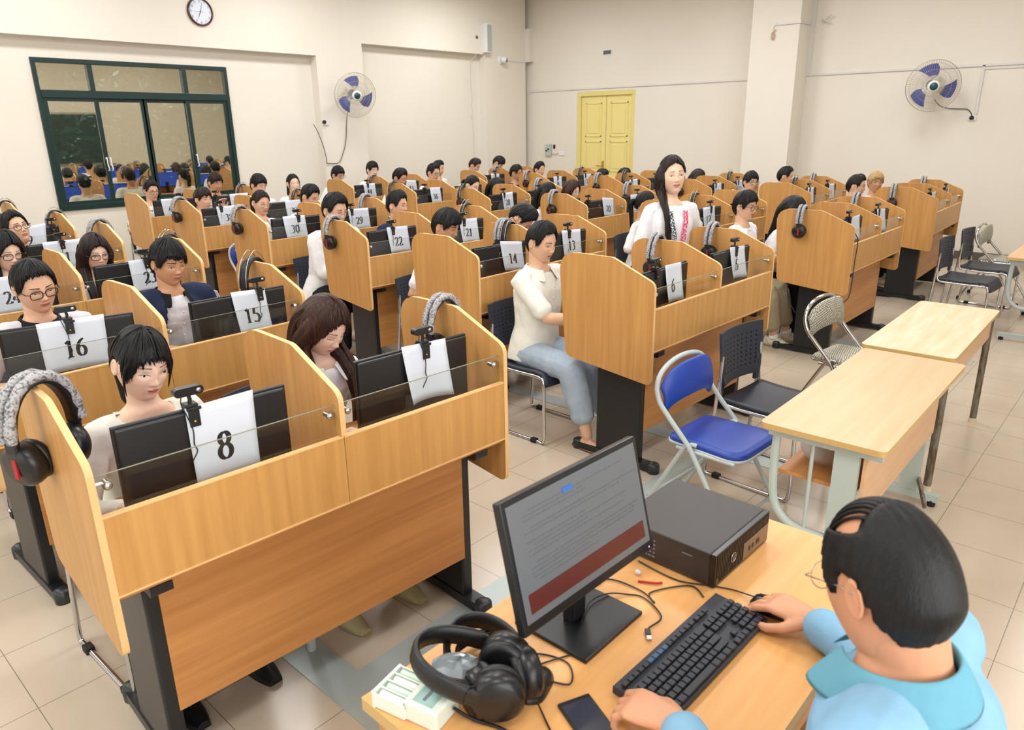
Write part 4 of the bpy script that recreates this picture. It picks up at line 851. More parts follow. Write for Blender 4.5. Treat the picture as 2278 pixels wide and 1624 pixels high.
def head_features(B, fr, p):
    X, Y, Z = B[..., 0].copy(), B[..., 1].copy(), B[..., 2].copy()
    g = lambda a, sa, b, sb: np.exp(-((X - a) / sa) ** 2 - ((Z - b) / sb) ** 2)
    fem = p.get('fem', 0); d = np.zeros_like(X)
    nw = .0085 + .0015 * (1 - fem)
    d += .007 * g(0, .0075, .008, .020) + .015 * g(0, nw, -.020, .0115) + .006 * g(.0105, .0065, -.0245, .007) + .006 * g(-.0105, .0065, -.0245, .007)
    d -= .0075 * g(.030, .016, .011, .010) + .0075 * g(-.030, .016, .011, .010)
    d += .003 * (g(.030, .020, .030, .008) + g(-.030, .020, .030, .008)) * (1 - .5 * fem)
    d += .0065 * g(0, .021, -.050, .0105) + .003 * g(0, .016, -.046, .004) + .0035 * g(0, .013, -.0565, .004) - .004 * g(0, .02, -.0512, .0022)
    d += .0065 * g(0, .020, -.088, .016) - .003 * g(0, .018, -.068, .006)
    d += .004 * (g(.038, .018, -.018, .018) + g(-.038, .018, -.018, .018)) + .0012 * g(0, .04, .06, .03)
    Y -= d * fr
    return np.stack([X, Y, Z], -1)
def surfY(H, x, z):
    m = H.reshape(-1, 3); k = m[:, 1] < -.02; m = m[k]; dd = (m[:, 0] - x) ** 2 + (m[:, 2] - z) ** 2; i = np.argsort(dd)[:4]; w = 1 / (dd[i] + 1e-7); return float((m[i, 1] * w).sum() / w.sum())
def build_head(p, hi):
    B, ph, z0, fr = head_geo(p, hi); H = head_features(B, fr, p); NLp, NJ = H.shape[:2]
    mb = MB(); vs = [tuple(v) for v in H.reshape(-1, 3)]; fs = []; mi = []
    fem = p.get('fem', 0); lw = .0215 - .002 * fem + .004 * p.get('smile', 0)
    Xf, Zf = H[..., 0], H[..., 2]; sm = p.get('smile', 0)
    for i in range(NLp - 1):
        for j in range(NJ):
            k = (j + 1) % NJ; fs.append((i * NJ + j, i * NJ + k, (i + 1) * NJ + k, (i + 1) * NJ + j))
            x = (Xf[i, j] + Xf[i + 1, k]) / 2; z = (Zf[i, j] + Zf[i + 1, k]) / 2 - sm * .005 * min(1, (x / .022) ** 2)
            mi.append(1 if fr[i, j] > .5 and hi and (x / lw) ** 2 + ((z + .0515) / .0088) ** 2 < 1 and abs(x) < .0235 else 0)
    o = len(mb.v); mb.v += vs; mb.f += fs; mb.mi += mi; mb.sm += [True] * len(fs)
    def patch(outline_rows, mi_): mb.grid(outline_rows, mi_, True)
    n = 13 if hi else 7
    zc = lambda u: sm * .005 * min(1, u * u)
    rows = [[(x, surfY(H, x, -.0515 + zc(x / .022)) - .0006, -.0515 + zc(x / .022) + dz) for x in np.linspace(-.0205, .0205, n)] for dz in (-.0007 - .0006 * sm, .0007)]
    patch(rows, 5 if hi else 1)
    if not hi: patch([[(x, surfY(H, x, -.0515) - .0012, -.0515 + dz) for x in np.linspace(-.02, .02, 7)] for dz in (-.006, .005)], 1)
    eo = p.get('open', .8)
    for s_ in (-1, 1):
        cx, cz = s_ * .0305, .0075; up = .0068 * eo; dn = .0044 * max(.35, eo)
        def zz(u, v): # v 0 bottom..1 top
            top = up * max(0, 1 - abs(u) ** 2.2) + .0004 * u * 1; bot = -dn * max(0, 1 - abs(u) ** 2) + .0004 * u
            return cz + bot + (top - bot) * v
        rows = [[(cx + s_ * u * .0145, surfY(H, cx + s_ * u * .0145, cz) - .0016 - .0026 * (1 - u * u), zz(u, v)) for u in np.linspace(-1, 1, n)] for v in np.linspace(0, 1, 5)]
        patch(rows, 2)
        gx = p.get('look', 0) * .004
        rows = []
        for v in np.linspace(0, 1, 7):
            row = []
            zv = zz(0, 0) + (zz(0, 1) - zz(0, 0)) * v; hw = math.sqrt(max(0, .0062 ** 2 - (zv - cz - .0008) ** 2))
            for u in (-1, -.5, 0, .5, 1): x = cx + gx + u * hw; row.append((x, surfY(H, cx, cz) - .0049 + .0006 * u * u, zv))
            rows.append(row)
        patch(rows, 3)
        patch([[(cx + s_ * u * .0152, surfY(H, cx + s_ * u * .0152, cz) - .0048 + .0026 * u * u, zz(u, 1) + dz * (1 if abs(u) < .95 else .4)) for u in np.linspace(-1, 1, n)] for dz in (-.0004, .0017)], 5 if False else 6)
        br = p.get('brow', 1.0)
        patch([[(s_ * (.013 + .036 * v), surfY(H, s_ * (.013 + .036 * v), .030) - .0016, .0318 + .0016 * (1 - v) + .0026 * math.sin(v * 3.0) + dz * (1.0 - .6 * v) * br * (.75 if fem else 1.35)) for v in np.linspace(0, 1, n)] for dz in (-.0024, .0024)], 4)
        for ex, rr, dd, tk in ((0, 1, 0, 1),):  # ear
            rows = []
            for q in np.linspace(0, 2 * PI, 15)[:-1]:
                pass
            e = MB(); r_ = 8 if hi else 5
            er = []
            for k in range(r_ + 1):
                t = k / r_; row = []
                for q in np.linspace(0, 2 * PI, 17)[:-1]:
                    sc = math.sin(PI * (.08 + .84 * t)); row.append((s_ * (.0715 * p.get('wide', 1) - .004 + .016 * t - .006 * (1 if t > .8 else 0)), .014 + .018 * sc * math.cos(q) * 1.0 + .010 * t, -.004 + (.031 if math.sin(q) > 0 else .027) * sc * math.sin(q) + .003 * t))
                er.append(row)
            if s_ > 0: er = [r[::-1] for r in er]
            mb.grid(er, 0, True, wrap=True, cap=True)
    return mb, H
def hair_shell(p, hi):
    st = p['hair']; NL, NJ = (90, 150) if hi else (40, 70)
    q = dict(p); B, ph, z0, fr = head_geo(q, hi)
    NLp, NJ = B.shape[:2]; a = np.abs(ph) + 0 * z0; nrm = B / np.linalg.norm(B, axis=-1, keepdims=True)
    rg_ = random.Random(p.get('seed', 1)); o1 = rg_.uniform(0, 50)
    nz = np.zeros_like(a); nz2 = np.zeros_like(a)
    for i in range(NLp):
        for j in range(NJ):
            f = ph[0, j]; nz[i, j] = noise.noise(V((f * 9 + o1, z0[i, j] * 1.2, o1))) ; nz2[i, j] = noise.noise(V((f * (30 if NJ < 100 else 46) + o1 + z0[i, j] * 2, z0[i, j] * 1.2, 3.1)))
    Z = B[..., 2]
    def line(pts): return np.interp(a, [R(t[0]) for t in pts], [t[1] for t in pts])
    side = dict(short=[(0, .080), (34, .074), (50, .056), (64, .012), (76, -.004), (84, .03), (104, .022), (116, -.03), (140, -.062), (180, -.068)],
                fringe=[(0, .052), (30, .048), (46, .038), (60, .010), (76, -.006), (84, .030), (104, .020), (116, -.035), (140, -.07), (180, -.078)],
                swept=[(0, .060), (30, .054), (48, .045), (62, .008), (78, -.008), (86, .03), (104, .02), (116, -.04), (140, -.075), (180, -.085)],
                pony=[(0, .082), (20, .074), (40, .062), (56, .036), (74, .012), (84, .03), (104, .03), (116, -.02), (140, -.05), (180, -.058)],
                bangs=[(0, .050), (22, .044), (36, .034), (46, .006), (58, -.022), (72, -.004), (84, .03), (104, .028), (116, -.03), (140, -.06), (180, -.066)],
                longh=[(0, .072), (22, .062), (38, .042), (50, .002), (64, -.05), (80, -.10), (180, -.11)],
                combover=[(0, .098), (30, .092), (50, .07), (58, .05), (66, .012), (78, -.006), (86, .03), (104, .02), (116, -.035), (140, -.062), (180, -.07)])[st]
    jag = dict(short=.010, fringe=.018, swept=.016, pony=.006, bangs=.020, longh=.008, combover=.006)[st]
    zl = line(side) + jag * nz * sst(R(75) - a, 0, .3) + (.012 if st in ('fringe', 'bangs', 'short', 'swept') else .004) * np.abs(nz2) * sst(R(70) - a, 0, .3) + .003 * nz2 + .001
    m = sst(Z - zl, -.003, .005)
    vol = p.get('vol', 1.0)
    tk = dict(short=(.010, .021), fringe=(.013, .023), swept=(.015, .028), pony=(.009, .013), bangs=(.010, .014), longh=(.016, .020), combover=(.010, .010))[st]
    top = sst(Z, -.02, .10); t = (tk[0] + (tk[1] - tk[0]) * top) * vol
    t = t + .0045 * nz * top * vol + (.0030 if st != 'combover' else .0012) * nz2 * vol
    if st in ('fringe', 'bangs', 'swept'): t += .005 * sst(R(55) - a, 0, .4) * sst(Z, .02, .05)
    if st == 'short': t += .007 * sst(R(60) - a, 0, .5) * sst(Z, .06, .1)
    if p.get('part') is not None:
        px = p['part']; pm = np.exp(-((B[..., 0] - px) / .0026) ** 2) * sst(-B[..., 1], -.035, .0) * sst(Z, .03, .05); t = t * (1 - 1.15 * pm)
    if st == 'combover':
        fz = sst(-B[..., 1], -.035, .0) * sst(Z, .075, .09); t = t - .018 * fz
    T = m * t - (1 - m) * .014
    Hh = B + nrm * T[..., None]
    mb = MB(); mb.v = [tuple(v) for v in Hh.reshape(-1, 3)]
    for i in range(NLp - 1):
        for j in range(NJ):
            if max(m[i, j], m[i + 1, j], m[i, (j + 1) % NJ], m[i + 1, (j + 1) % NJ]) < .01: continue
            mb.f.append((i * NJ + j, i * NJ + (j + 1) % NJ, (i + 1) * NJ + (j + 1) % NJ, (i + 1) * NJ + j)); mb.mi.append(0); mb.sm.append(True)
    rs_ = random.Random(7 + p.get('seed', 1)); cnt = 150 if hi else 46; up_ = np.arange(NJ)
    if st != 'combover':
        for k in range(cnt):
            j = rs_.randrange(NJ); i1 = next((i for i in range(NLp - 1, -1, -1) if m[i, j] < .4), 0)
            i0 = min(NLp - 3, i1 + int(rs_.uniform(.22, .5) * NL)); 
            if i0 - i1 < 4 or a[0, j] > R(150) and rs_.random() < .5: continue
            npt = 6; pts = []; sw = rs_.uniform(-.10, .10) * NJ / 6
            for q in range(npt):
                f_ = q / (npt - 1); ii = int(round(i0 + (i1 - i0) * f_)); jj = int(round(j + sw * (1 - f_) ** 1.5)) % NJ
                pts.append(V(B[ii, jj] + nrm[ii, jj] * (max(t[ii, jj], .004) * (1 if f_ < .8 else .92) + .0008)))
            d_ = (pts[-1] - pts[-2]).normalized(); ext = rs_.uniform(.002, .011) if st in ('bangs', 'fringe', 'swept', 'short') and a[0, j] < R(80) else rs_.uniform(0, .004); pts.append(pts[-1] + d_ * ext + V((rs_.uniform(-.002, .002), 0, 0)))
            r0 = rs_.uniform(.0018, .0036) * (1 if hi else 1.5); mb.tube(pts, [r0 * .4, r0, r0 * 1.1, r0, r0 * .9, r0 * .6, r0 * .12], 5, flat=.6, caps=False)
    return mb
def lock(mb, pts, rw, rd, side=(1, 0, 0), seed=0, n=22, flute=.13, T=None):
    pts = smooth_path(pts, 5); m = len(pts); rows = []
    for i, p_ in enumerate(pts):
        t = i / (m - 1); w_ = np.interp(t, np.linspace(0, 1, len(rw)), rw); d_ = np.interp(t, np.linspace(0, 1, len(rd)), rd); tg = (V(pts[min(i + 1, m - 1)]) - V(pts[max(i - 1, 0)])).normalized(); sx = (V(side) - tg * V(side).dot(tg)).normalized(); sy = tg.cross(sx); row = []
        for k in range(n):
            q = 2 * PI * k / n; f = 1 + flute * math.sin(k * 3.9 + seed) + .12 * noise.noise(V((k * .9 + seed, t * 2.2, 0)))
            pp = V(p_) + sx * math.cos(q) * w_ * f + sy * math.sin(q) * d_ * f; row.append(tuple(T @ pp) if T else tuple(pp))
        rows.append(row)
    mb.grid(rows, 0, True, wrap=True, cap=True)
def hand_mb(curl, mirror, spread=1.0, thumb=0.0):
    mb = MB(); sx = -1 if mirror else 1
    def ell(c, rx_, rz_): return [(sx * (c[0] + rx_ * math.cos(q)), c[1], c[2] + rz_ * math.sin(q)) for q in np.linspace(0, 2 * PI, 15)[:-1]]
    rows = [ell((0, .025, 0), .025, .019), ell((0, 0, 0), .026, .018), ell((.001, -.03, .001), .033, .0165), ell((0, -.06, .002), .040, .0155), ell((0, -.083, .002), .041, .0125), ell((0, -.093, .001), .036, .008)]
    mb.grid(rows if not mirror else [r[::-1] for r in rows], wrap=True, cap=True)
    for i, (bx, L_, r_) in enumerate(((.030, .072, .0092), (.0105, .080, .0094), (-.009, .075, .009), (-.0275, .060, .0080))):
        p_ = V((sx * bx, -.082, .002)); a = .12; pts = [p_ + V((0, .02, 0))]; rs = [r_ * 1.05]; sp = (bx / .03) * .12 * spread
        for k, (f, c_) in enumerate(((.45, .5), (.32, .8), (.23, .55))):
            a += curl * c_ * (1 + .06 * i); d_ = V((sx * sp * math.cos(a), -math.cos(a), -math.sin(a))).normalized(); pts.append(p_.copy()); rs.append(r_ * (1 - .06 * k) * 1.04)
            pts.append(p_ + d_ * L_ * f * .5); rs.append(r_ * (.93 - .07 * k)); p_ = p_ + d_ * L_ * f
        pts.append(p_); rs.append(r_ * .72); pts.append(p_ + d_ * .004); rs.append(r_ * .35); mb.tube(pts, rs, 10)
    p_ = V((sx * .022, -.016, -.004)); d1 = V((sx * .72, -.65, -.22 - .3 * thumb)).normalized(); d2 = V((sx * (.40 - thumb * .7), -.85, -.25 - .2 * thumb)).normalized(); d3 = V((sx * (.1 - thumb * .9), -.95, -.2)).normalized()
    q1 = p_ + d1 * .040; q2 = q1 + d2 * .032; q3 = q2 + d3 * .024; mb.tube([p_ - d1 * .01, p_, (p_ + q1) / 2, q1, (q1 + q2) / 2, q2, q3, q3 + d3 * .004], [.014, .0155, .0135, .0112, .010, .0100, .0075, .004], 10)
    return mb
def remesh(mb, vox, smooth=6):
    me = mb.mesh('tmp', []); o = bpy.data.objects.new('tmp', me); COL.objects.link(o)
    r_ = o.modifiers.new('r', 'REMESH'); r_.mode = 'VOXEL'; r_.voxel_size = vox; r_.use_smooth_shade = True
    s = o.modifiers.new('s', 'SMOOTH'); s.factor = .5; s.iterations = smooth
    dg = bpy.context.evaluated_depsgraph_get(); out = bpy.data.meshes.new_from_object(o.evaluated_get(dg)); bpy.data.objects.remove(o); bpy.data.meshes.remove(me)
    n = len(out.vertices); co = np.empty(n * 3); out.vertices.foreach_get('co', co); fs = [tuple(p_.vertices) for p_ in out.polygons]; bpy.data.meshes.remove(out)
    return co.reshape(-1, 3), fs
HANDC = {}
def hand_mesh(curl, mirror, spread, thumb, vox):
    k = (curl, mirror, spread, thumb, vox)
    if k not in HANDC: HANDC[k] = remesh(hand_mb(*k[:4]), vox, 3)
    return HANDC[k]
def ik(S, W_, a, b, pole):
    d = W_ - S; L_ = d.length; mx = (a + b) * .999
    if L_ > mx: W_ = S + d * (mx / L_); d = W_ - S; L_ = mx
    x = (a * a - b * b + L_ * L_) / (2 * L_); h = math.sqrt(max(0, a * a - x * x)); u = d.normalized(); pl = V(pole); pl = (pl - u * pl.dot(u)).normalized(); return S + u * x + pl * h, W_
def limb(mb, pts, rs, n=14):
    pp = []; rr = []
    for i in range(len(pts) - 1):
        for k in range(4):
            t = k / 4; pp.append(V(pts[i]).lerp(V(pts[i + 1]), t)); rr.append(rs[i] * (1 - t) + rs[i + 1] * t)
    pp.append(V(pts[-1])); rr.append(rs[-1]); d0 = (pp[0] - pp[1]).normalized(); d1 = (pp[-1] - pp[-2]).normalized()
    pp = [pp[0] + d0 * rr[0] * .7, pp[0] + d0 * rr[0] * .4] + pp + [pp[-1] + d1 * rr[-1] * .4, pp[-1] + d1 * rr[-1] * .7]; rr = [rr[0] * .4, rr[0] * .8] + rr + [rr[-1] * .8, rr[-1] * .4]
    mb.tube(pp, rr, n)
def rings(mb, secs, X, F, n=22, off=0.0):
    rows = []
    for c, rx_, ry in secs:
        rows.append([tuple(V(c) + X * (math.copysign(abs(math.cos(q)) ** .85, math.cos(q)) * (rx_ + off)) + F * (math.copysign(abs(math.sin(q)) ** .85, math.sin(q)) * (ry + off))) for q in np.linspace(0, 2 * PI, n + 1)[:-1]])
    mb.grid(rows, wrap=True, cap=True)
def from_np(name, parts, mats, wr=0):
    vs = []; fs = []; mi = []
    for (co, ff, m_) in parts:
        o = len(vs); vs += [tuple(c) for c in co]; fs += [tuple(i + o for i in f) for f in ff]; mi += (m_ if isinstance(m_, list) else [m_] * len(ff))
    me = bpy.data.meshes.new(name); me.from_pydata(vs, [], fs)
    for m_ in mats: me.materials.append(m_)
    me.polygons.foreach_set('material_index', mi); me.polygons.foreach_set('use_smooth', [True] * len(fs)); me.update()
    o = bpy.data.objects.new(name, me); COL.objects.link(o); return o
def wrinkle(co, amp, seed, sc=9):
    out = co.copy()
    for i in range(len(co)):
        c = V(co[i]); n1 = noise.noise(V((c.x * sc + seed, c.y * sc, c.z * sc * .55))); n2 = noise.noise(V((c.x * sc * 2.3, c.y * sc * 2.3 + seed, c.z * sc * 1.4)))
        k = (abs(n1) * -1.6 + .5 + n2 * .5) * amp; out[i] = (c.x + k * .7, c.y - k * .7, c.z + k * .35)
    return out
def person(p):
    hi = p.get('hi', 0); fem = p.get('fem', 0); sc = p.get('sc', 1.0)
    Hc = V(p['h']); a = R(p.get('face', 0)); pit = R(p.get('pitch', 12)); rol = R(p.get('roll', 0)); ab = R(p.get('body', p.get('face', 0) * .4))
    RH = Matrix.Rotation(a, 4, 'Z') @ Matrix.Rotation(pit, 4, 'X') @ Matrix.Rotation(rol, 4, 'Y'); TH = Matrix.Translation(Hc) @ RH @ Matrix.Scale(sc, 4)
    RB = Matrix.Rotation(ab, 3, 'Z'); Fw = RB @ V((0, -1, 0)); Xs = RB @ V((1, 0, 0))  # Xs = the person's left
    fat = p.get('fat', 1.0); stand = p.get('stand', False)
    NB = Hc + V((0, 0, -p.get('neck', .155 if fem else .150) * sc)) - Fw * (.012 + .075 * max(0, math.sin(pit)))
    pz = p.get('pelz', .53); lean = p.get('lean', .10); P = V((NB.x, NB.y, pz)) - Fw * lean + Xs * p.get('px', 0)
    if stand: P = V((NB.x, NB.y, NB.z - .52)) - Fw * .0
    up = (NB - P).normalized(); vox = .0085 if hi else .015; vr = p.get('vox', vox)
    sp = lambda t: P.lerp(NB, t) + Fw * (.015 * math.sin(PI * min(max(t, 0), 1)))
    w_ = (.92 if fem else 1.0) * fat
    secs = [(sp(-.14), .12 * w_, .09 * w_), (sp(-.05), .16 * w_, .115 * w_), (sp(.12), .158 * w_, .112 * w_), (sp(.32), .135 * w_, .100 * w_), (sp(.55), .148 * w_, .108 * w_), (sp(.75), .158 * w_, .106 * w_), (sp(.86), .150 * w_, .088 * w_), (sp(.93), .110 * w_, .070), (sp(1.0), .075, .062), (sp(1.03), .056, .056)]
    shw = (.150 if fem else .172) * (1 + (fat - 1) * .5); body = MB(); rings(body, secs, Xs, Fw)
    nk = .047 if fem else .056; nk *= 1 + (fat - 1) * .5
    limb(body, [sp(.93), NB + V((0, 0, .02)), TH @ V((0, .020, -.055)), TH @ V((0, .014, -.02))], [nk * 1.25, nk * 1.05, nk, nk * .95])
    ua, fa = (.27, .245) if fem else (.29, .265); ar = (.85 if fem else 1.0) * (1 + (fat - 1) * .7); arms = {}
    for s_ in (-1, 1):   # -1 right hand side
        S = sp(.90) + Xs * s_ * shw; hd = p.get('handL' if s_ > 0 else 'handR')
        if hd is None: hp = V((Hc.x, Hc.y, 0)) + Fw * .13 + Xs * s_ * .16; hp.z = .785; dr = Fw + Xs * (-s_ * .25)
        else: hp = V(hd[0]); dr = V(hd[1]) if len(hd) > 1 else Fw
        pole = V(p.get('poleL' if s_ > 0 else 'poleR', tuple(Xs * s_ * .4 + V((0, 0, -1)) - Fw * .15)))
        E_, Wp = ik(S, hp, ua, fa, pole); arms[s_] = (S, E_, Wp, dr.normalized())
        limb(body, [sp(.90) + Xs * s_ * shw * .45, S, S.lerp(E_, .45), E_, E_.lerp(Wp, .3), Wp], [.050 * ar, .048 * ar, .044 * ar, .038 * ar, .040 * ar, .0255 * ar])
    legs = {}
    for s_ in (-1, 1):
        Hp = sp(-.02) + Xs * s_ * .085; ft = p.get('footL' if s_ > 0 else 'footR')
        if stand: K = Hp + V((0, 0, -.42)) + Fw * .02; A = K + V((0, 0, -.40)) - Fw * .02; A.z = .085
        else:
            sd = p.get('kx', .05); K = Hp + Fw * .40 + Xs * s_ * sd; K.z = .50; A = (V(ft) if ft else K - Fw * .03 + V((0, 0, 0))); A.z = .085
        legs[s_] = (Hp, K, A)
        limb(body, [Hp, Hp.lerp(K, .5), K, K.lerp(A, .3), A], [.082 * w_, .074 * w_, .052, .052, .034])
        if p.get('feet') == 'bare':
            fd = Fw; limb(body, [A - fd * .03 + V((0, 0, -.045)), A + fd * .08 + V((0, 0, -.055)), A + fd * .15 + V((0, 0, -.068))], [.034, .03, .022], 10)
            for k in range(5): limb(body, [A + fd * .15 + Xs * (k - 2) * .013 + V((0, 0, -.07)), A + fd * (.185 - abs(k - 1) * .006) + Xs * (k - 2) * .015 + V((0, 0, -.075))], [.009, .008], 8)
    bco, bf = remesh(body, vr)
    hm, H = build_head(p, hi); hco = np.array([tuple(TH @ V(v)) for v in hm.v])
    parts = [(bco, bf, 0), (hco, hm.f, hm.mi)]
    for s_ in (-1, 1):
        S, E_, Wp, dr = arms[s_]; key = 'hL' if s_ > 0 else 'hR'; cu, th_ = p.get(key, (.55, .2)); hv = .0032 if hi else .007
        co, ff = hand_mesh(cu, s_ > 0, 1.0, th_, hv); fdir = dr; nrm = V(p.get('nL' if s_ > 0 else 'nR', (0, 0, 1))); nrm = (nrm - fdir * nrm.dot(fdir)).normalized(); yv = -fdir; xv = yv.cross(nrm)
        M3 = Matrix((xv, yv, nrm)).transposed().to_4x4(); TT_ = Matrix.Translation(Wp) @ M3 @ Matrix.Scale(p.get('hs', .92 if fem else 1.02), 4)
        parts.append((np.array([tuple(TT_ @ V(c)) for c in co]), ff, 0))
    sk = SK[p.get('skin', 'mid')]
    bo = from_np('person', parts, [sk, M_lipf if fem else M_lip, M_eyew, M_iris, M_brow, M_lipd, M_lid]); tag(bo, p['label'], 'person')
    # hair
    st_ = p['hair']; hs = hair_shell(p, hi); hair = MB(); hair.v = [tuple(TH @ V(v)) for v in hs.v]; hair.f = hs.f; hair.mi = hs.mi; hair.sm = hs.sm
    TY = Matrix.Translation(Hc) @ Matrix.Rotation(a * .8 + ab * .2, 4, 'Z'); Tb = lambda x, y, z: TY @ V((x, y, z))
    if p.get('tail'):
        L_ = p['tail']; hair_pts = [TH @ V((0, .085, .03)), TH @ V((0, .125, .015)), TH @ V((0, .135, -.03)), Hc - Fw * .135 + V((0, 0, -.14)), Hc - Fw * .13 + V((0, 0, -.10 - L_))]
        lock(hair, hair_pts, [.012, .028, .032, .028, .008], [.012, .024, .026, .02, .006], tuple(Xs), 1)
    if p.get('long'):
        L_ = p['long']; bk = -Fw
        if not p.get('nob'): lock(hair, [TH @ V((0, .055, .05)), TH @ V((0, .075, -.03)), NB - Fw * .075 + V((0, 0, .02)), NB - Fw * .115 + V((0, 0, -.12)), NB - Fw * .12 + V((0, 0, -L_ + .06))], [.07, .084, .095, .10, .07], [.04, .045, .035, .026, .012], tuple(Xs), 2, 30, .07)
        for s_ in (-1, 1):
            if p.get('oneside') and s_ != p['oneside']: continue
            fr_ = .085 if p.get('front', 1) else -.02
            lock(hair, [TH @ V((s_ * .052, -.012, .075)), TH @ V((s_ * .080, -.012, .0)), TH @ V((s_ * .074, .004, -.085)), NB + Fw * (fr_ * .75) + Xs * s_ * .085 + V((0, 0, .0)), NB + Fw * (fr_ + .045) + Xs * s_ * .085 + V((0, 0, -.12)), NB + Fw * (fr_ + .045) + Xs * s_ * .08 + V((0, 0, -L_ * .92))], [.018, .027, .034, .034, .03, .012], [.03, .042, .036, .018, .015, .006], tuple(Fw * .55 + Xs * s_ * .8), 3 + s_, 26, .10)
            if hi:
                for k in range(5):
                    o_ = (k - 2) * .011
                    lock(hair, [TH @ V((s_ * .08, -.01 + o_, -.03)), NB + Fw * (fr_ * .75 + o_) + Xs * s_ * .095, NB + Fw * (fr_ + .05 + o_ * .6) + Xs * s_ * (.085 + o_) + V((0, 0, -.14)), NB + Fw * (fr_ + .05 + o_) + Xs * s_ * (.08 + o_ * 1.4) + V((0, 0, -L_ + .012 * k))], [.009, .01, .009, .002], [.007, .007, .006, .002], tuple(Xs), k, 8, .1)
    if st_ == 'combover':
        for k in range(13):
            x0 = -.050 + .0083 * k; w0 = .0040 if k % 3 else .0055; zs = lambda x, y: .121 * math.sqrt(max(.02, 1 - (x / .0745) ** 2 - (y / .0975) ** 2)) + .0035
            lock(hair, [TH @ V((x, y, zs(x, y))) for x, y in ((x0 * .9, -.062), (x0, -.045), (x0 - .004, -.02), (x0 - .010, .01), (x0 - .014, .035))], [.0015, w0, w0 * 1.2, .005], [.001, .0026, .003, .003], tuple(RH.to_3x3() @ V((1, 0, 0))), k, 8, .1)
    if p.get('wisps'):
        for s_ in (-1, 1): lock(hair, [TH @ V((s_ * .055, -.052, .062)), TH @ V((s_ * .074, -.045, .02)), TH @ V((s_ * .075, -.042, -.03)), TH @ V((s_ * .068, -.048, -.075))], [.008, .009, .006, .0015], [.006, .006, .004, .001], (0, 1, 0), s_, 10, .1)
    ho = hair.build('hair', HR[p.get('hc', 'black')], bo)
    # glasses
    if p.get('glasses'):
        gm = MB(); gl = MB(); rd = p['glasses'] == 'round'; rx_, rz_ = (.0235, .021) if rd else (.0262, .0178); yb = min(surfY(H, .03, .0), surfY(H, .03, .03)) - .010; th_ = .0009 if rd else .0021
        for s_ in (-1, 1):
            pw = 1.0 if rd else .62; pts = [(s_ * .0325 + rx_ * math.copysign(abs(math.cos(q)) ** pw, math.cos(q)), yb + .10 * abs(s_ * .0325 + rx_ * math.cos(q)) ** 1.5, .0045 + rz_ * math.copysign(abs(math.sin(q)) ** pw, math.sin(q))) for q in np.linspace(0, 2 * PI, 29)[:-1]]
            gm.tube(pts, th_, 6, closed=True); gl.add(pts, [tuple(range(28))])
            gm.tube([(s_ * .058, yb + .002, .012), (s_ * .074, yb + .012, .014), (s_ * .0785 * p.get('wide', 1), .0, .013), (s_ * .077 * p.get('wide', 1), .018, .006)], th_, 6)
        gm.tube([(-.0075, yb, .008), (0, yb - .002, .0105), (.0075, yb, .008)], th_, 6)
        gm.T = gl.T = Matrix()
        gm.v = [tuple(TH @ V(v)) for v in gm.v]; gl.v = [tuple(TH @ V(v)) for v in gl.v]
        go = gm.build('glasses', M_steel if rd else M_blackp, bo); gl.build('lens', M_lens, go)
    # shirt
    top = p.get('top', 'white'); long_ = p.get('sleeve', 'short') == 'long'; sh = MB(); of = .016
    hem = -.16 if stand else -.10
    s2 = [(sp(hem), .165 * w_, .12 * w_)] + [(c, a1, a2) for c, a1, a2 in secs[2:7]] + [(sp(.925), .108 * w_, .070), (sp(.955), .070, .054)]
    s2[0] = (sp(hem), .170 * w_, .125 * w_); rings(sh, s2, Xs, Fw, 22, of)
    cuffs = {}
    for s_ in (-1, 1):
        S, E_, Wp, dr = arms[s_]
        if long_ == True:
            e2 = Wp.lerp(E_, p.get('roll_up', .06)); limb(sh, [sp(.90) + Xs * s_ * shw * .45, S, S.lerp(E_, .5), E_, e2], [.058 * ar, .059 * ar, .057 * ar, .052 * ar, .040 * ar])
        else:
            fr_ = p.get('slen', .72); e2 = S.lerp(E_, fr_); limb(sh, [sp(.90) + Xs * s_ * shw * .45, S, e2], [.057 * ar, .060 * ar, .063 * ar])
    sco, sf = remesh(sh, vr, 5)
    if hi: sco = wrinkle(sco, p.get('wr', .013), p.get('seed', 1) * 3.3, 12)
    if p.get('vneck'):
        vd, vw = p['vneck']; c0 = sp(1.0)
        for i in range(len(sco)):
            d_ = V(sco[i]) - c0; f_ = d_.dot(Fw); x_ = abs(d_.dot(Xs)); z_ = -d_.z
            if f_ > 0 and z_ < vd and x_ < vw * (1 - max(0, z_) / vd) + .004: sco[i] = tuple(V(sco[i]) - Fw * .05)
    so = from_np('shirt', [(sco, sf, 0)], [CL[top]]); so.parent = bo
    if p.get('stripes'):   # printed bands down the front
        for s_, mt in ((1, 'pinkband'), (-1, 'greyband')):
            rows = []
            for t in np.linspace(.90, .12, 26):
                c = sp(t); rr = np.interp(t, [.12, .32, .55, .75, .88], [.112, .100, .108, .106, .088]) + of; xo = s_ * (.038 + .03 * (1 - t) + .016 * math.sin(t * 9)); row = []
                for dx in np.linspace(-.016, .016, 5):
                    xx = xo + dx; wx = .155 + of; row.append(tuple(c + Xs * xx + Fw * (rr * (max(0, 1 - abs(xx / wx) ** 2.35)) ** .425 + .0075)))
                rows.append(row)
            bo2 = MB().grid(rows).build('printed_band', MATS[mt], so); sd = bo2.modifiers.new('s', 'SOLIDIFY'); sd.thickness = .003
    col = p.get('collar')
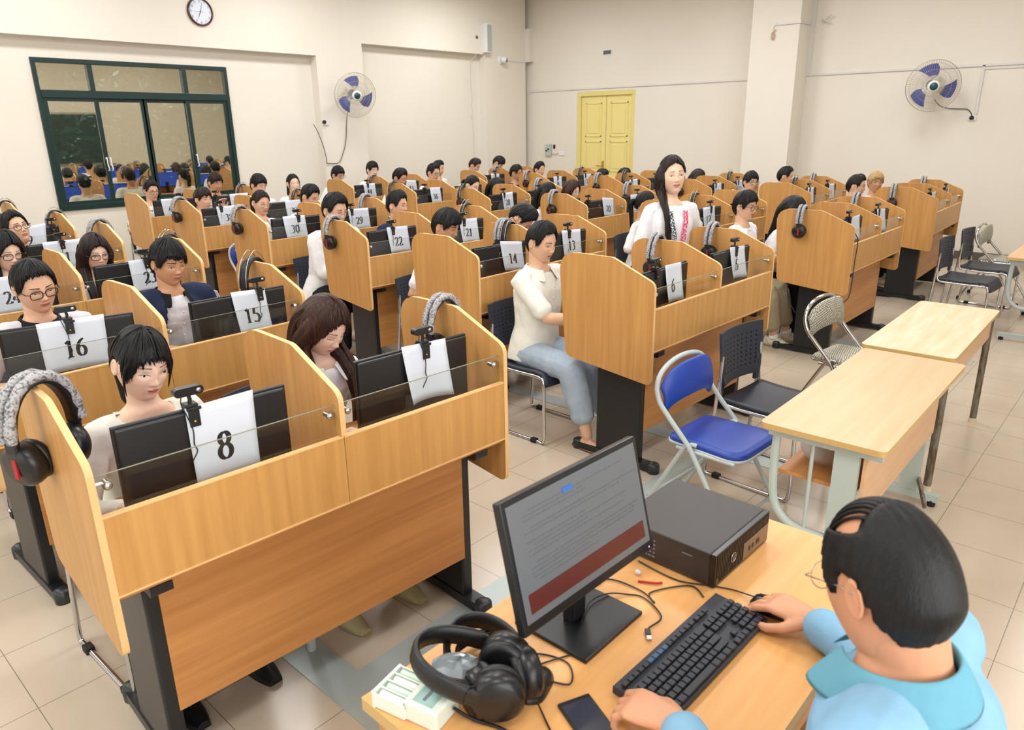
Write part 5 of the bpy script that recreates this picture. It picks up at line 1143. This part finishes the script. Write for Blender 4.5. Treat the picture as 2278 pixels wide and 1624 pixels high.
    if col:
        cm = CL[p.get('collc', top)]; rows = []; N = 30; gap = R(p.get('cgap', 26)); cN = NB + V((0, 0, -.008)) + Fw * .006; tl = (NB - sp(.8)).normalized()
        for k in range(N + 1):
            q = gap + (2 * PI - 2 * gap) * k / N; d_ = (Fw * math.cos(q) + Xs * math.sin(q)); fl = .5 + .5 * math.cos(q)
            pt = 1 + .55 * max(0, 1 - min(k, N - k) / 4) ; zo = -.030 * fl ** 1.5
            rows.append([tuple(cN + d_ * (nk + .022) + V((0, 0, .0 + zo))), tuple(cN + d_ * (nk + .016) + V((0, 0, .030 + zo))), tuple(cN + d_ * (nk + .022) + V((0, 0, .034 + zo))), tuple(cN + d_ * (nk + .032) + V((0, 0, .018 + zo))), tuple(cN + d_ * (nk + .034 + .026 * pt) + V((0, 0, -.006 - .022 * pt + zo)))])
        co = MB().grid(rows).build('collar', cm, so); sd = co.modifiers.new('s', 'SOLIDIFY'); sd.thickness = .003
        if hi: sb = co.modifiers.new('ss', 'SUBSURF'); sb.levels = 1; sb.render_levels = 1
        if p.get('collc') : co['label'] = '%s collar' % p.get('collname', 'dark')
    elif not p.get('vneck'):
        q0 = MB(); q0.tube([tuple(NB + V((0, 0, -.016)) + Fw * (.008 + (nk + .018) * math.cos(q)) + Xs * (nk + .021) * math.sin(q) + V((0, 0, -.026 * (.5 + .5 * math.cos(q))))) for q in np.linspace(0, 2 * PI, 25)[:-1]], .0075, 8, closed=True); q0.build('neckband', CL[top], so)
    if col and p.get('placket', 1) and hi:
        for k in range(3): c = sp(.80 - .13 * k); MB().lathe([(.0055, 0), (.005, .002), (.0001, .0025)], c + Fw * (.106 * w_ + of + .008), Fw, 10).build('button', M_white, so)
    if p.get('jacket'):
        jk = MB(); rings(jk, s2, Xs, Fw, 22, of + .014)
        for s_ in (-1, 1): S, E_, Wp, dr = arms[s_]; limb(jk, [sp(.90) + Xs * s_ * shw * .45, S, S.lerp(E_, .5), E_, Wp.lerp(E_, .08)], [.076, .078, .072, .064, .048])
        jc, jf = remesh(jk, vr, 5); c0 = sp(1.0)
        for i in range(len(jc)):
            d_ = V(jc[i]) - c0; f_ = d_.dot(Fw); x_ = abs(d_.dot(Xs))
            if f_ > 0 and x_ < .062 + .05 * min(1, max(0, -d_.z) / .3): jc[i] = tuple(V(jc[i]) - Fw * .045)
        jc = wrinkle(jc, .006, 4.4); jo = from_np('jacket', [(jc, jf, 0)], [CL['navy']]); jo.parent = bo
        S, E_, Wp, dr = arms[1]; m = MB()
        for k in (-.012, .004, .020): m.tube([S.lerp(E_, t) + Xs * .082 * math.cos(k * 12) + Fw * (k + .02) + V((0, 0, .01)) for t in (0, .25, .5, .75)], .0035, 6)
        m.build('sleeve_stripes', CL['tee'], jo)
    # trousers
    tr = MB(); bt = p.get('bottom', 'blackc'); rings(tr, [(sp(-.15), .125 * w_, .095 * w_), (sp(-.06), .165 * w_, .12 * w_), (sp(.03), .16 * w_, .115 * w_), (sp(.07), .12 * w_, .09 * w_)], Xs, Fw, 20, .008)
    cf = p.get('cuff', .92); fl = p.get('flare', 1.0)
    for s_ in (-1, 1): Hp, K, A = legs[s_]; limb(tr, [Hp, Hp.lerp(K, .5), K, K.lerp(A, .35), K.lerp(A, cf)], [.095 * w_, .088 * w_, .072 * fl, .068 * fl, .062 * fl])
    tc, tf = remesh(tr, vr, 5)
    if hi: tc = wrinkle(tc, .007, 9.1, 7)
    to = from_np('trousers', [(tc, tf, 0)], [CL[bt]]); to.parent = bo
    # shoes
    if p.get('feet') != 'none':
        smt = {'sneaker': MATS['white_sneaker'], 'sandal': MATS['olive_slide'], 'dark': M_leather, 'bare': MATS['brown_slipper']}[p.get('feet', 'dark')]
        for s_ in (-1, 1):
            Hp, K, A = legs[s_]; b0 = V((A.x, A.y, 0)); rows = []
            bare = p.get('feet') in ('bare',); slide = p.get('feet') == 'sandal'
            for t in np.linspace(0, 1, 11):
                c = b0 - Fw * .075 + Fw * .275 * t; wd = .043 * math.sin(PI * min(.97, max(.1, .12 + t * .80))) ** .45 * (1.05 if t > .5 else .92); ht = (.018 if bare else .085 - .035 * sst(np.array(t), .35, .75) - .02 * sst(np.array(t), .75, 1.0)) if not slide or t > .45 else .022
                if slide and t > .85: ht = .02
                rows.append([tuple(c + Xs * wd * math.cos(q) + V((0, 0, .002 + max(0, float(ht)) * (math.sin(q) ** .6 if q < PI and math.sin(q) > 0 else 0)))) for q in list(np.linspace(0, PI, 11)) + [PI * 1.25, PI * 1.5, PI * 1.75]])
            MB().grid(rows, wrap=True, cap=True).build('shoe', smt, bo)
            if p.get('feet') == 'sneaker':
                m = MB()
                for k in range(4): c = b0 + Fw * (.02 + .022 * k) + V((0, 0, .082 - .008 * k)); m.tube([tuple(c - Xs * .025), tuple(c + V((0, 0, .008))), tuple(c + Xs * .025 + Fw * .01)], .0025, 6)
                m.build('laces', M_white, bo); m = MB(); m.tube([tuple(A + V((0, 0, .03))), tuple(A + V((0, 0, -.01)))], .041, 14); m.build('sock', CL['tee'], bo)
    return bo
mat('white_sneaker', (206, 198, 176), .6, var=((25, 25, 25), (178, 168, 140), .45, .6)); mat('olive_slide', (178, 168, 128), .6); mat('brown_slipper', (110, 66, 54), .5)
mat('pinkband', (222, 60, 110), .8, var=((110, 110, 110), (244, 206, 216), .52, .58)); mat('greyband', (60, 66, 74), .8, var=((110, 110, 110), (224, 228, 232), .50, .56))
PEOPLE = [
 dict(h=(.27, .485, 1.165), face=4, pitch=17, roll=3, fem=1, hair='bangs', part=.004, tail=.06, wisps=1, hc='black', skin='fair', top='offw', sleeve='long', roll_up=.2, vneck=(.17, .085), lean=.20, hi=1, open=.62, look=.3, seed=8, handR=((.10, .30, .785), (.25, -1, 0)), handL=((.42, .33, .785), (-.3, -1, 0)), label='person with black ponytail and bangs in a white V-neck shirt at station 8', bottom='dkgrey'),
 dict(h=(.965, .50, 1.145), face=8, pitch=32, roll=2, fem=1, hair='longh', part=-.004, long=.40, hc='brown', skin='fair', top='white', collar=1, cgap=22, slen=.9, lean=.20, hi=1, open=.12, seed=7, wide=1.03, feet='sandal', footR=(.78, .33, .085), footL=(1.06, .31, .085), handR=((.90, .26, .785), (.15, -1, 0)), handL=((1.07, .27, .785), (-.3, -1, 0)), label='person with long reddish-brown hair in a white shirt at the desk right of station 8', bottom='blackc'),
 dict(h=(2.84, .945, 1.205), face=-2, pitch=14, hair='short', hc='black', skin='mid', top='offw', collar=1, slen=.82, lean=.04, hi=1, open=.5, seed=6, feet='bare', cuff=.70, flare=1.2, bottom='jean', kx=.03, wr=.007, handR=((2.84, .56, .78), (.1, -1, 0)), handL=((3.12, .56, .785), (-.2, -1, 0)), footR=(2.74, .50, .085), footL=(2.92, .46, .085), label='person in an off-white polo and pale jeans sitting left of the desk of station 6'),
 dict(h=(3.95, .71, 1.548), sc=1.08, nob=1, stand=True, face=-40, body=-30, pitch=-1, roll=-4, fem=1, hair='pony', part=.012, long=.42, oneside=-1, hc='dark', skin='fair', top='tee', stripes=1, slen=.85, hi=1, open=.5, smile=1, seed=5, handR=((3.78, .66, .90), (0, -.4, -1)), handL=((4.17, .58, .88), (0, -.3, -1)), label='smiling person with long dark hair standing in a white t-shirt with pink band'),
 dict(h=(5.57, .91, 1.195), face=-4, pitch=6, hair='swept', hc='black', skin='mid', glasses='square', top='tee', slen=.8, lean=.05, hi=1, open=.5, smile=.8, seed=4, feet='sneaker', bottom='khaki', cuff=.74, flare=1.15, kx=.02, footR=(5.58, .55, .085), footL=(5.82, .53, .085), handR=((5.56, .52, .80), (.2, -1, 0)), label='smiling person in black glasses and white t-shirt and khaki trousers at station 4'),
 dict(h=(6.03, .68, 1.14), face=10, pitch=28, fem=1, hair='longh', part=0, long=.36, hc='black', skin='fair', top='tee', lean=.16, hi=0, open=.3, seed=3, feet='dark', label='person with long black hair bending down behind the end panel near station 4'),
 dict(h=(8.40, .89, 1.19), face=6, pitch=8, hair='short', hc='black', skin='mid', top='white', hi=0, seed=2, label='person with short black hair in profile in front of the blond person'),
 dict(h=(9.13, .90, 1.185), face=-52, body=-10, pitch=2, hair='fringe', hc='blond', skin='tan', top='tee', hi=0, seed=1, open=.6, feet='sneaker', label='person with dyed blond hair looking at the camera near the right end'),
 dict(h=(.40, 1.97, 1.20), face=6, pitch=14, roll=-6, hair='short', hc='black', skin='mid', glasses='square', top='lgrey', collar=1, collc='blackc', collname='black trimmed', cgap=20, hi=1, open=.35, seed=16, wide=1.06, lean=.12, label='person with black glasses and dark-collared light shirt at station 16'),
 dict(h=(1.08, 2.11, 1.20), face=8, pitch=13, roll=0, hair='fringe', hc='black', skin='tan', top='lgrey', collar=1, collc='blackc', collname='black', jacket=1, hi=1, open=.45, seed=15, vol=1.15, lean=.12, label='person with black fringe in a navy jacket over a grey polo at station 15'),
 dict(h=(3.05, 2.02, 1.20), face=16, pitch=20, hair='fringe', hc='black', skin='tan', top='white', hi=1, open=.3, seed=14, vol=1.1, label='person with black fringe looking over the end panel at station 14'),
 dict(h=(3.80, 1.96, 1.19), face=25, pitch=55, hair='short', hc='black', skin='mid', top='white', hi=0, seed=13, vol=1.1, lean=.2, label='person with head bowed low behind the divider of stations 14 and 13'),
 dict(h=(5.82, 2.08, 1.13), face=30, pitch=10, fem=1, hair='pony', tail=.25, hc='black', skin='mid', top='white', slen=.9, hi=1, seed=12, lean=.02, label='person with a long black ponytail and white shirt left of the standing person'),
 dict(h=(8.27, 2.10, 1.20), face=-30, body=-5, pitch=4, hair='fringe', hc='black', skin='mid', glasses='square', top='white', hi=0, seed=10, open=.6, label='person with glasses and black fringe facing the camera before the pillar'),
 dict(h=(9.50, 2.17, 1.20), face=20, pitch=10, hair='short', hc='black', skin='mid', top='dkgrey', hi=0, seed=9, label='person whose short black hair shows above a panel below the pillar'),
 dict(h=(.63, 3.30, 1.205), face=10, pitch=16, fem=1, hair='longh', long=.3, hc='black', skin='fair', glasses='square', top='white', hi=1, open=.3, seed=24, part=0, label='person with dark hair and black glasses cut by the left edge at station 24'),
 dict(h=(1.11, 3.28, 1.135), face=2, pitch=12, fem=1, hair='longh', part=.004, long=.36, hc='dark', skin='fair', glasses='square', top='tee', hi=1, open=.55, seed=23, label='person with long dark hair and black glasses behind the monitor of station 23'),
 dict(h=(3.05, 3.38, 1.232), face=6, pitch=14, hair='short', vol=1.3, hc='black', skin='mid', glasses='round', top='white', collar=1, sleeve='long', fat=1.28, sc=1.08, wide=1.1, hi=1, open=.3, seed=22, lean=.14, px=-.04, handR=((2.93, 3.08, .785), (.2, -1, 0)), poleR=(-.25, .2, -1), wr=.009, label='large person in round glasses and white long-sleeved shirt at station 22', bottom='blackc'),
 dict(h=(3.78, 3.45, 1.21), face=18, pitch=6, hair='short', vol=1.15, hc='black', skin='mid', top='navy', hi=1, open=.6, seed=21, label='person with spiky black hair looking over the divider left of sheet 21'),
 dict(h=(5.82, 3.35, 1.175), face=12, pitch=18, fem=1, hair='bangs', long=.34, hc='black', skin='fair', top='tee', hi=0, seed=20, label='person with long black hair and thin bangs next to the panel of station 20'),
 dict(h=(6.42, 3.46, 1.16), face=0, pitch=12, fem=1, hair='longh', part=0, long=.3, hc='brown', skin='fair', glasses='round', top='tee', hi=0, seed=19, label='person with brown hair and round glasses behind the panel of station 20'),
 dict(h=(9.05, 3.25, 1.165), face=10, pitch=20, fem=1, hair='longh', long=.3, hc='dark', skin='fair', top='white', hi=0, seed=17, label='person whose dark hair top shows just right of the standing person'),
 dict(h=(1.03, 4.59, 1.20), face=12, pitch=-12, roll=-8, hair='short', hc='black', skin='mid', glasses='square', top='blackc', hi=1, open=.6, seed=31, label='person in black glasses looking up beside sheet 39 at the left edge'),
 dict(h=(3.22, 4.88, 1.20), face=2, pitch=12, fem=1, hair='pony', tail=.1, part=0, hc='dark', skin='mid', glasses='round', top='white', collar=1, hi=1, open=.35, seed=30, label='person with tied dark hair and round glasses at station 30'),
 dict(h=(3.85, 4.98, 1.21), face=16, pitch=24, hair='short', vol=1.1, hc='black', skin='mid', top='white', hi=0, seed=29, label='person with short black hair behind the large person in white'),
 dict(h=(6.02, 4.72, 1.20), face=6, pitch=20, fem=1, hair='pony', tail=.1, hc='black', skin='fair', glasses='round', top='white', hi=0, seed=28, label='person with pulled-back hair and glasses peeking above the panel of station 28'),
 dict(h=(6.42, 4.68, 1.15), face=30, pitch=24, fem=1, hair='longh', long=.3, hc='black', skin='fair', top='white', hi=0, seed=27, label='person with long black hair turned away above sheet 28'),
 dict(h=(8.85, 4.75, 1.14), face=10, pitch=20, hair='short', hc='black', skin='mid', top='white', hi=0, seed=26, label='person whose black hair top shows just below the left leaf of the yellow door'),
 dict(h=(9.3, 4.65, 1.135), face=10, pitch=20, hair='short', hc='black', skin='mid', top='white', hi=0, seed=25, label='person whose black hair top shows just right of the yellow door'),
 dict(h=(3.20, 6.06, 1.175), face=12, pitch=4, hair='fringe', hc='dark', skin='mid', top='white', hi=0, open=.7, seed=38, handR=((3.32, 5.93, 1.07), (.1, -.3, 1)), nR=(0, 1, .2), label='person with hand at mouth and dark fringe at station 38'),
 dict(h=(3.95, 6.19, 1.275), face=10, pitch=16, hair='fringe', hc='black', skin='mid', top='white', hi=0, open=.3, seed=37, label='person with bushy black fringe above the head of the round-glasses person'),
 dict(h=(5.95, 6.03, 1.25), face=14, pitch=22, hair='short', vol=1.2, hc='black', skin='tan', top='white', hi=0, open=.2, seed=36, label='person with upswept black hair looking down at station 36'),
 dict(h=(6.70, 6.18, 1.278), face=8, pitch=12, hair='short', vol=1.1, hc='black', skin='mid', glasses='square', top='white', hi=0, seed=35, label='person in black glasses in front of another head, back middle'),
 dict(h=(8.42, 6.12, 1.19), face=22, pitch=10, hair='short', hc='black', skin='tan', glasses='square', top='dkgrey', hi=0, seed=34, label='person in glasses and dark polo in profile left of sheet 34'),
 dict(h=(9.20, 6.28, 1.20), face=0, pitch=8, hair='short', hc='black', skin='mid', top='white', hi=0, seed=33, label='person with short black hair right of the profile person in dark polo'),
 dict(h=(3.25, 7.50, 1.202), face=4, pitch=12, hair='short', hc='black', skin='mid', glasses='square', top='white', hi=0, seed=46, label='person in glasses under the window at station 46'),
 dict(h=(3.98, 7.30, 1.258), face=4, pitch=14, hair='fringe', hc='dark', skin='tan', top='white', hi=0, seed=45, label='person with dark fringe before the right window edge at station 45'),
 dict(h=(4.93, 7.03, 1.203), face=-8, pitch=2, fem=1, hair='pony', part=0, tail=.05, wisps=1, hc='black', skin='fair', top='tee', hi=0, open=.7, seed=50, label='person with tied hair in a white t-shirt sitting in the aisle by the back wall'),
 dict(h=(5.93, 7.42, 1.248), face=10, pitch=12, hair='fringe', vol=1.1, hc='black', skin='mid', glasses='square', top='white', hi=0, seed=44, label='person with glasses and round fringe at station 44'),
 dict(h=(6.72, 7.62, 1.277), face=0, pitch=10, hair='swept', hc='black', skin='fair', top='white', hi=0, part=.01, seed=43, label='person with centre-parted black hair behind the divider right of station 44'),
 dict(h=(7.78, 7.25, 1.26), face=20, pitch=10, hair='short', hc='black', skin='mid', top='white', hi=0, seed=51, label='person partly hidden behind the glasses person in the back middle'),
 dict(h=(8.63, 7.26, 1.27), face=20, pitch=30, hair='short', hc='dark', skin='mid', top='white', hi=0, seed=42, label='person with greying bowed head left of sheet 42'),
 dict(h=(9.40, 7.42, 1.28), face=25, pitch=42, hair='fringe', hc='black', skin='mid', top='white', hi=0, seed=41, label='person whose bowed black head shows above the headphones right of sheet 42'),
]
import sys
if 'NOPEOPLE' not in globals():
    for p in PEOPLE: person(p)
    # the teacher
    person(dict(neck=.105, h=(.498, -1.684, 1.206), face=150, body=176, pitch=22, hair='combover', hc='black', skin='old', glasses='round', top='blue', sleeve='long', collar=1, collc='bluec', collname='teal-blue', cgap=20, hi=1, sc=1.06, seed=77, fat=1.12, lean=.14, vox=.007, wr=.005,
        handR=((.905, -1.47, .80), (.15, 1, -.05)), handL=((.425, -1.395, .81), (-.10, 1, -.06)), hR=(.45, .2), hL=(.85, .3), hs=1.12, feet='dark', bottom='blackc', label='teacher seen from behind with thinning black hair and light blue shirt'))
    black_chair(.53, -1.99, PI, 'black chair under the teacher in the light blue shirt')
    for i, p in enumerate(PEOPLE):
        if p.get('stand'): continue
        fa = R(p.get('body', p.get('face', 0) * .4)); x, y = p['h'][0], p['h'][1]; ln = p.get('lean', .10) + .012 + .075 * max(0, math.sin(R(p.get('pitch', 12))))
        cx, cy = x - math.sin(fa) * ln, y + math.cos(fa) * ln - .03
        if p['seed'] == 30: dup(blue0, (cx - .02, cy, 0), 0, 'blue folding chair under the round-glasses person at station 30', 'folding chairs'); continue
        black_chair(cx, cy, fa, 'black chair under the ' + p['label'].replace('person ', 'person ', 1)[:60].rsplit(' ', 1)[0])
    black_chair(5.55, 2.25, .1, 'empty black chair back left of the long-ponytail person') if False else None
for o in COL.objects:
    l = o.get('label')
    if l and o.parent is None:
        w_ = l.split()
        if len(w_) > 16: o['label'] = ' '.join(w_[:16])
